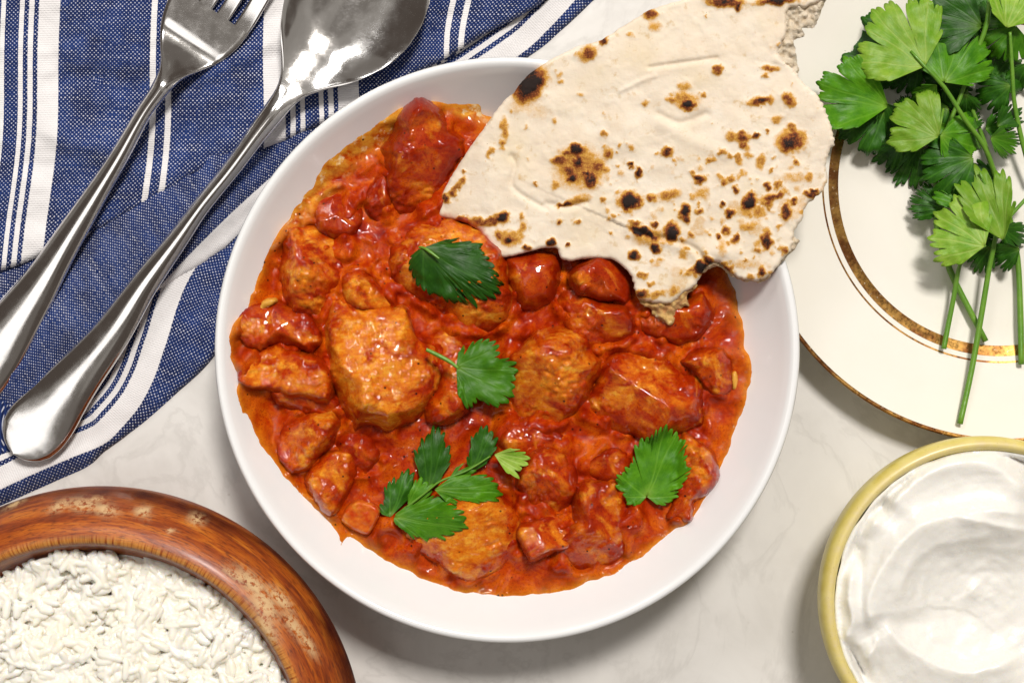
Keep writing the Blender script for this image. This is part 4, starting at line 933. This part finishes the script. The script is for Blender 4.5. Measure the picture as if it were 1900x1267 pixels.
GB = 'coriander sprigs lying on the plate'
sp = [empty('coriander_sprig', W(1800, 240, 1.2), 'coriander sprig with the big pale leaf at the left top of the bunch', 'herb', GB),
      empty('coriander_sprig', W(1740, 290, 1.2), 'coriander sprig with the broad dark leaf reaching the flatbread', 'herb', GB),
      empty('coriander_sprig', W(1775, 500, 1.2), 'coriander sprig with the yellow green leaf lowest in the bunch', 'herb', GB),
      empty('coriander_sprig', W(1825, 560, 1.2), 'coriander sprig whose single long stalk reaches nearest the plate edge', 'herb', GB),
      empty('coriander_sprig', W(1885, 200, 1.2), 'coriander sprig at the right edge of the photo on the plate', 'herb', GB)]
BL = [  # sprig, base, tip, spread, tone, z base, z tip
 (0, (1696, 118), (1556, 78), 44, 0, 1.6, 1.5), (0, (1705, 112), (1650, 168), 42, 0, 1.5, 1.2), (0, (1716, 124), (1616, 14), 56, 2, 3.2, 3.0), (0, (1752, 153), (1788, 42), 62, 1, 3.0, 2.5), (0, (1738, 158), (1694, 200), 24, 1, 2.9, 1.8),
 (1, (1822, 50), (1688, 12), 44, 0, 2.6, 2.5), (1, (1745, 62), (1725, 95), 60, 0, 1.8, 1.5), (1, (1648, 198), (1510, 152), 36, 1, 2.4, 2.9), (1, (1640, 205), (1552, 262), 44, 0, 2.2, 1.8), (1, (1672, 262), (1618, 300), 46, 0, 1.5, 1.1), (1, (1708, 268), (1664, 346), 46, 0, 1.5, 1.1), (1, (1640, 190), (1668, 258), 26, 0, 2.3, 1.7), (1, (1742, 254), (1654, 192), 52, 2, 2.9, 2.7), (1, (1745, 250), (1822, 276), 56, 1, 2.6, 2.2), (1, (1725, 165), (1748, 208), 40, 0, 1.7, 1.2), (1, (1690, 212), (1670, 178), 40, 0, 1.5, 1.3),
 (2, (1828, 456), (1730, 392), 52, 2, 3.3, 2.8), (2, (1836, 458), (1806, 506), 40, 0, 1.6, 1.2), (2, (1752, 388), (1684, 366), 34, 0, 1.9, 1.5),
 (3, (1806, 292), (1704, 336), 50, 0, 2.6, 2.2), (3, (1862, 446), (1808, 300), 20, 2, 2.9, 2.7), (3, (1892, 462), (1838, 488), 34, 0, 1.9, 1.5), (3, (1790, 380), (1742, 330), 40, 1, 2.3, 2.2), (3, (1860, 425), (1905, 452), 46, 0, 1.8, 1.5),
 (4, (1885, 48), (1836, 112), 62, 1, 2.6, 2.2), (4, (1868, 52), (1892, -30), 40, 2, 2.9, 3.0), (4, (1850, 50), (1842, -16), 44, 0, 1.8, 1.6), (4, (1874, 158), (1806, 186), 46, 0, 2.3, 1.6), (4, (1838, 256), (1896, 268), 40, 1, 2.2, 1.9), (4, (1850, 235), (1896, 200), 32, 0, 2.0, 1.8), (4, (1906, 118), (1884, 172), 40, 0, 1.8, 1.4), (4, (1795, 235), (1818, 208), 44, 0, 1.5, 1.3), (1, (1790, 120), (1700, 90), 60, 0, 1.6, 1.3), (4, (1840, 150), (1900, 110), 60, 0, 1.5, 1.3), (1, (1800, 250), (1740, 215), 60, 0, 1.4, 1.2), (3, (1850, 330), (1790, 350), 60, 0, 1.6, 1.2), (4, (1830, 40), (1780, -30), 60, 0, 1.6, 1.4), (4, (1900, 20), (1860, 0), 60, 1, 2.0, 1.8), (1, (1760, 200), (1690, 240), 50, 0, 1.5, 1.2), (3, (1860, 445), (1880, 480), 50, 0, 1.4, 1.1), (0, (1770, 235), (1735, 300), 40, 0, 1.4, 1.1), (2, (1800, 430), (1850, 470), 50, 0, 1.4, 1.1)]
rl = random.Random(3)
for _ in range(14):      # small dark leaves deep in the bunch
    bx_, by_ = rl.uniform(1690, 1880), rl.uniform(20, 400)
    if by_ > 300 and bx_ < 1760: continue
    a_ = rl.uniform(0, 6.28); L_ = rl.uniform(38, 62); BL.append((rl.choice([0, 1, 3, 4]), (bx_, by_), (bx_ + L_ * math.cos(a_), by_ + L_ * math.sin(a_)), 48, rl.choice([0, 0, 1]), rl.uniform(1.3, 2.0), rl.uniform(1.1, 1.8)))
for i, (s_, b_, t_, spd, tone, z0, z1) in enumerate(BL): bunch_leaf(sp[s_], b_, t_, spd, tone, z0, z1, 100 + i)
tube([(1690, 95, 3.15), (1716, 124, 3.25), (1752, 162, 3.1), (1790, 222, 2.7), (1826, 272, 2.2), (1848, 330, 1.6), (1872, 400, 1.2), (1888, 480, 1.1), (1893, 580, 1.15), (1895, 676, 1.35)], [.05, .08, .09, .10, .11, .11, .12, .12, .13, .12], STEM, 'stem', sp[0])
tube([(1838, -20, 2.8), (1832, 40, 2.7), (1815, 90, 2.4), (1780, 185, 2.1), (1755, 245, 1.9), (1738, 310, 1.5), (1738, 420, 1.1), (1762, 500, 1.05), (1795, 568, 1.1), (1829, 633, 1.2)], [.10, .10, .09, .09, .09, .10, .12, .13, .13, .12], STEM, 'stem', sp[1])
tube([(1828, 456, 3.2), (1805, 470, 2.2), (1782, 490, 1.7), (1768, 560, 1.4), (1758, 610, 1.35), (1751, 647, 1.4)], [.05, .06, .10, .105, .11, .11], STEM, 'stem', sp[2])
tube([(1818, 320, 2.7), (1848, 400, 2.4), (1845, 450, 2.1), (1835, 500, 1.8), (1820, 590, 1.6), (1802, 690, 1.65), (1781, 786, 1.9)], [.05, .07, .10, .115, .12, .12, .12], STEM, 'stem', sp[3])
tube([(1905, 368, 1.7), (1880, 395, 1.9), (1856, 424, 2.2)], [.08, .08, .07], STEM, 'stem', sp[3])
tube([(1874, 60, 2.7), (1878, 130, 2.4), (1882, 190, 2.1), (1896, 260, 1.8), (1915, 330, 1.5)], [.06, .08, .09, .10, .10], STEM, 'stem', sp[4])
tube([(1792, 168, 1.5), (1808, 215, 1.3), (1830, 275, 1.15), (1848, 330, 1.1)], [.08, .09, .10, .1], STEM, 'stem', sp[4])

# ------------------------------------------------------------------ wooden bowl with rice
WC = (-765 * kz(4.5), -(1392 - 633.5) * kz(4.5))
wp = [(.01, 1.2), (3, 1.25), (5.5, 1.8), (7.2, 3.2), (8.1, 4.6), (8.5, 5.5), (8.66, 6.0), (8.72, 6.2), (8.78, 6.34), (8.88, 6.45), (9.02, 6.50), (9.2, 6.47), (9.4, 6.38), (9.7, 6.18), (10.0, 5.9), (10.3, 5.55), (10.55, 5.15), (10.75, 4.75), (10.86, 4.4), (10.84, 3.9), (10.5, 3.1), (9.6, 2.0), (8.2, 1.0), (6.6, .3), (6, .05), (5.8, 0), (5.5, .05), (.01, .3)]
wpa = dense(wp, .18, closed=False); NW = 260
ang = np.arange(NW) * 2 * math.pi / NW
sarc = np.concatenate([[0], np.cumsum(np.linalg.norm(np.diff(wpa, axis=0), axis=1))])
AR = np.tile(ang * 9.5, len(wpa)); AC = np.repeat(sarc, NW); RR = np.repeat(wpa[:, 0], NW); ZZ = np.repeat(wpa[:, 1], NW); ANG = np.tile(ang, len(wpa))
X_ = WC[0] + RR * np.cos(ANG); Y_ = WC[1] + RR * np.sin(ANG); K_ = kz(ZZ); PX = X_ / K_ + 950; PY = -Y_ / K_ + 633.5
top = (ZZ > 4.0) & (AC > sarc[np.argmin(np.abs(wpa[:, 0] - 8.78) + np.abs(wpa[:, 1] - 6.34))] - .5)
lipv = np.exp(-(np.hypot(RR - 8.92, ZZ - 6.47) / .16) ** 2)
innerred = np.where((RR < 8.82) & (ZZ > 3) & (AC < 14), 1, 0)
stain = np.clip(sstep(10.25, 10.8, RR) * 1.0 * sstep(-.3, .3, fbm(AR / 4, ZZ, 5) + .15) + .4 * innerred, 0, 1)
wear = np.zeros(len(RR))
for cx_, cy_, ra, rb, an_ in [(112, 938, 20, 8, -25), (155, 936, 24, 11, 5), (195, 945, 22, 10, 15), (182, 925, 12, 4, 0), (262, 948, 12, 8, 0), (272, 950, 6, 12, 0), (364, 963, 12, 10, 30), (27, 935, 18, 4, -25), (315, 985, 8, 4, 0), (470, 1085, 40, 14, 45), (490, 1120, 34, 18, 55), (495, 1165, 30, 10, 60), (520, 1110, 30, 10, 45), (545, 1160, 30, 10, 55), (572, 1195, 24, 8, 60), (440, 1068, 26, 7, 30)]:
    c_, s2 = math.cos(math.radians(an_)), math.sin(math.radians(an_)); U_ = (PX - cx_) * c_ + (PY - cy_) * s2; V_ = -(PX - cx_) * s2 + (PY - cy_) * c_
    wear = np.maximum(wear, np.exp(-((U_ / ra) ** 2 + (V_ / rb) ** 2)) * (ZZ > 4) * 1.2)
lathe('wooden_bowl', wpa, WC, WOOD, n=NW, attrs={'arc': AR, 'across': AC, 'lip': lipv, 'stain': stain, 'wear': np.clip(wear, 0, 1)})
props(bpy.data.objects['wooden_bowl'], 'round thick-rimmed brown wooden bowl with worn rim holding white rice', 'bowl')

def rice_h(x, y):   # cm coordinates about the bowl axis
    return 5.62 + .80 * fbm(x / 2.0, y / 2.0, 400, 3) + .42 * fbm(x / 1.0, y / 1.0, 410, 2) - .012 * (x * x + y * y) * .4 - .30 * sstep(6.8, 8.3, np.hypot(x, y)) * sstep(-.5, .5, fbm(x / 1.5, y / 1.5, 3) + .2)


n = 70; gx, gy = np.meshgrid(np.linspace(-8.4, 8.4, n), np.linspace(-8.4, 8.4, n)); gx, gy = gx.ravel(), gy.ravel()
gr = np.hypot(gx, gy); sc_ = np.where(gr > 8.35, 8.35 / np.maximum(gr, 1e-6), 1); bxs, bys = gx * sc_, gy * sc_
bz = rice_h(bxs, bys) - .42
V0 = np.stack([bxs + WC[0], bys + WC[1], bz], 1)
i_, j_ = np.meshgrid(np.arange(n - 1), np.arange(n - 1), indexing='ij'); q0 = (i_ * n + j_).ravel()
F0 = np.stack([q0, q0 + 1, q0 + n + 1, q0 + n], 1)
# one grain: bent spindle
gs, gn = 9, 9; tt = np.linspace(-1, 1, gs); aa = np.arange(gn) * 2 * math.pi / gn
gr_ = np.sqrt(np.clip(1 - np.abs(tt) ** 2.6, 0.004, 1))
GV = np.stack([np.repeat(tt, gn), np.outer(gr_, np.cos(aa)).ravel(), np.outer(gr_, np.sin(aa)).ravel()], 1)
GV = np.concatenate([GV, [[-1.02, 0, 0], [1.02, 0, 0]]]); j = np.arange(gn); j2 = (j + 1) % gn; e0 = gs * gn
GF = np.concatenate([np.stack([i * gn + j, i * gn + j2, (i + 1) * gn + j2, (i + 1) * gn + j], 1) for i in range(gs - 1)])
GT = np.concatenate([np.stack([0 * j + e0, j2, j], 1), np.stack([0 * j + e0 + 1, (gs - 1) * gn + j, (gs - 1) * gn + j2], 1)])
VS = []; FS = []; TS = []; off = 0; cnt = 0
rr_ = np.random.default_rng(12)
while cnt < 2300:
    cx_, cy_ = rr_.uniform(-8.3, 8.3, 2)
    if math.hypot(cx_, cy_) > 8.3: continue
    zg = float(rice_h(np.array([cx_]), np.array([cy_]))[0]); zw = zg + rr_.uniform(-.34, .14)
    k = kz(zw); px_, py_ = (WC[0] + cx_) / k + 950, -(WC[1] + cy_) / k + 633.5
    if px_ < -60 or py_ > 1330: continue
    cnt += 1
    L_ = rr_.uniform(.32, .48); wd = rr_.uniform(.135, .175); az = rr_.uniform(0, 2 * math.pi); el = rr_.normal(0, .16); bend = rr_.uniform(-.2, .2)
    g_ = GV.copy(); v1 = g_[:, 0] * L_; v2 = g_[:, 1] * wd + bend * wd * 1.2 * (1 - g_[:, 0] ** 2); v3 = g_[:, 2] * wd * .9
    lump = 1 + .12 * math.sin(az * 9)
    v2 = v2 * lump
    a1 = v1 * math.cos(el) - v3 * math.sin(el); a3 = v1 * math.sin(el) + v3 * math.cos(el)
    VS.append(np.stack([cx_ + WC[0] + a1 * math.cos(az) - v2 * math.sin(az), cy_ + WC[1] + a1 * math.sin(az) + v2 * math.cos(az), zw + a3], 1))
    FS.append(GF + off); TS.append(GT + off); off += len(GV)
bz0 = np.stack([bxs + WC[0], bys + WC[1], bz * 0 + 2.5], 1)
bo = np.arange(n); ring_ = [(i, i + 1) for i in range(n - 1)]
VS += [V0, bz0]; FS += [F0[:, ::-1] + off, F0 + off + n * n]
sd = []
for i in range(n - 1):
    for a_, b_ in ((i, i + 1), ((n - 1) * n + i + 1, (n - 1) * n + i), ((i + 1) * n, i * n), (i * n + n - 1, (i + 1) * n + n - 1)): sd.append((a_, b_, b_ + n * n, a_ + n * n))
FS.append(np.array(sd) + off)
rice = mk('cooked_rice', np.concatenate(VS) * .01, np.concatenate(TS), RICE, F4=np.concatenate(FS))
mo = rice.modifiers.new('stick', 'REMESH'); mo.mode = 'VOXEL'; mo.voxel_size = .0003; mo.use_smooth_shade = True
mo = rice.modifiers.new('soften', 'SMOOTH'); mo.factor = .5; mo.iterations = 2
props(rice, 'steamed white rice heaped in the wooden bowl', 'rice', None, 'stuff')

# ------------------------------------------------------------------ yellow bowl with yogurt
YC = ((1833 - 950) * kz(4.75), -(1118 - 633.5) * kz(4.75))
yp = [(.01, .6), (3, .65), (4.6, 1.3), (5.5, 2.5), (6.02, 3.7), (6.22, 4.4), (6.29, 4.64), (6.35, 4.77), (6.43, 4.84), (6.53, 4.86), (6.64, 4.80), (6.74, 4.68), (6.80, 4.5), (6.82, 4.2), (6.72, 3.4), (6.3, 2.1), (5.4, 1.0), (4.2, .3), (3.8, .05), (3.6, 0), (3.4, .05), (.01, .25)]
ypa = dense(yp, .15, closed=False)
lipy = np.repeat(np.exp(-(np.hypot(ypa[:, 0] - 6.52, ypa[:, 1] - 4.86) / .24) ** 2), 200)
props(lathe('yogurt_bowl', ypa, YC, YELLOW, n=200, attrs={'lip': lipy}), 'small glossy yellow stoneware bowl at the lower right holding yogurt', 'bowl')
cyx, cyy = 1833, 1118
R0 = 284
tha = np.linspace(0, 2 * math.pi, 120, endpoint=False)
rad = R0 * (1.0 + 0 * tha); DENTS = []
def dent(a0, w, dp):
    global rad
    dd = (tha - math.radians(a0) + math.pi) % (2 * math.pi) - math.pi; DENTS.append((a0, w, dp))
for a0, w, dp in [(-95, 3, 4), (-62, 11, 30), (-75, 5, 10), (-128, 5, 14), (-138, 3, 22), (-160, 4, 20), (-150, 3, 8), (152, 5, 18), (158, 4, 16), (175, 4, 5), (-40, 12, 20), (20, 10, 6)]: dent(a0, w, dp)
rad = rad + 3 * fbm(tha * 8, tha * 0, 4)
YPOLY = np.stack([cyx + rad * np.cos(tha), cyy + rad * np.sin(tha)], 1)
P, F = fill(dense(YPOLY, 4), 4.0); x, y = P[:, 0], P[:, 1]
rc = np.hypot(x - cyx, y - cyy)
ywall = lambda r_px: np.interp(r_px * kz(4.4), [3, 4.6, 5.5, 5.95, 6.12, 6.18], [.65, 1.3, 2.5, 3.7, 4.4, 4.62])
swx = x + 5 * fbm(x / 40, y / 40, 3); swy = y + 5 * fbm(x / 40, y / 40, 9)
zy = 4.28 + .12 * fbm(x / 80, y / 80, 500, 2)
def stroke(pl, h, wi, wo):
    """ridge of spooned yogurt: steep on the left of its path, soft on the right"""
    D, S, G = pdist(swx, swy, dense(pl, 6, closed=False), False); sd = D * G
    ends = sstep(0, 40, S) * sstep(S.max() + 1, S.max() - 50, S)
    return 1.9 * h * np.where(sd > 0, np.exp(-np.sqrt((sd / wo) ** 2 + .04) * 1.1 + .2), np.exp(-np.sqrt((sd / wi) ** 2 + .04) * 1.1 + .2)) * ends
zy += stroke([(1625, 1180), (1612, 1120), (1632, 1060), (1668, 1010), (1712, 975), (1770, 957), (1850, 950), (1930, 960)], .62, 26, 60)
zy += stroke([(1640, 1140), (1660, 1180), (1710, 1220), (1770, 1245), (1840, 1238), (1900, 1215)], .45, 14, 45)
zy += stroke([(1850, 985), (1810, 1000), (1740, 1010), (1700, 1040), (1672, 1085), (1668, 1140)], .16, 10, 30)
zy += stroke([(1640, 960), (1690, 900), (1770, 860), (1850, 868), (1920, 930)], .42, 22, 40)
zy += stroke([(1605, 1000), (1630, 960), (1650, 930)], .30, 12, 26)
zy += stroke([(1560, 1210), (1580, 1150), (1575, 1090), (1590, 1030)], .34, 10, 22)
zy += stroke([(1590, 1240), (1620, 1200), (1632, 1150)], .25, 9, 22)
zy += stroke([(1775, 1115), (1800, 1098), (1822, 1078), (1818, 1060)], .16, 7, 16)
zy += stroke([(1760, 955), (1850, 975), (1960, 990)], .2, 8, 22)
zy -= .50 * np.exp(-(((x - 1830) / 120) ** 2 + ((y - 1110) / 105) ** 2) ** 1.5)
zy -= .20 * np.exp(-(((x - 1598) / 8) ** 2 + ((y - 1090) / 110) ** 2)) + .18 * np.exp(-(((x - 1628) / 9) ** 2 + ((y - 1205) / 60) ** 2))
zy += .05 * fbm(np.hypot(x - 1830, y - 1110) / 12, np.arctan2(y - 1110, x - 1830) * 2, 7, 2) + .05 * fbm(x / 24, y / 24, 510, 2)
th_ = np.degrees(np.arctan2(y - cyy, x - cxx if False else x - cyx))
for a0, w, dp in DENTS:
    dd = (th_ - a0 + 180) % 360 - 180; zy -= .045 * dp * np.exp(-(dd / (w * 1.2)) ** 2) * sstep(R0 - dp * 2.2, R0 - dp * .6, rc + 4 * fbm(x / 12, y / 12, 8))
dy_ = pdist(x, y, dense(YPOLY, 4))[0]; t = np.sqrt(1 - (1 - np.clip(dy_ / 22, 0, 1)) ** 2)
zy = np.maximum(zy - (1 - t) * .2, ywall(rc) + .0 * rc - .05) - .04 * (dy_ < .5)
zy = np.where(zy > 4.55, 4.55 + (zy - 4.55) * .7, zy)
P2, z2, F4, ids = skirt(P, F, zy, .5)
props(mk('yogurt', W(P2[:, 0], P2[:, 1], z2), F, YOG, F4=F4), 'thick white yogurt swirled in the small yellow bowl', 'yogurt')
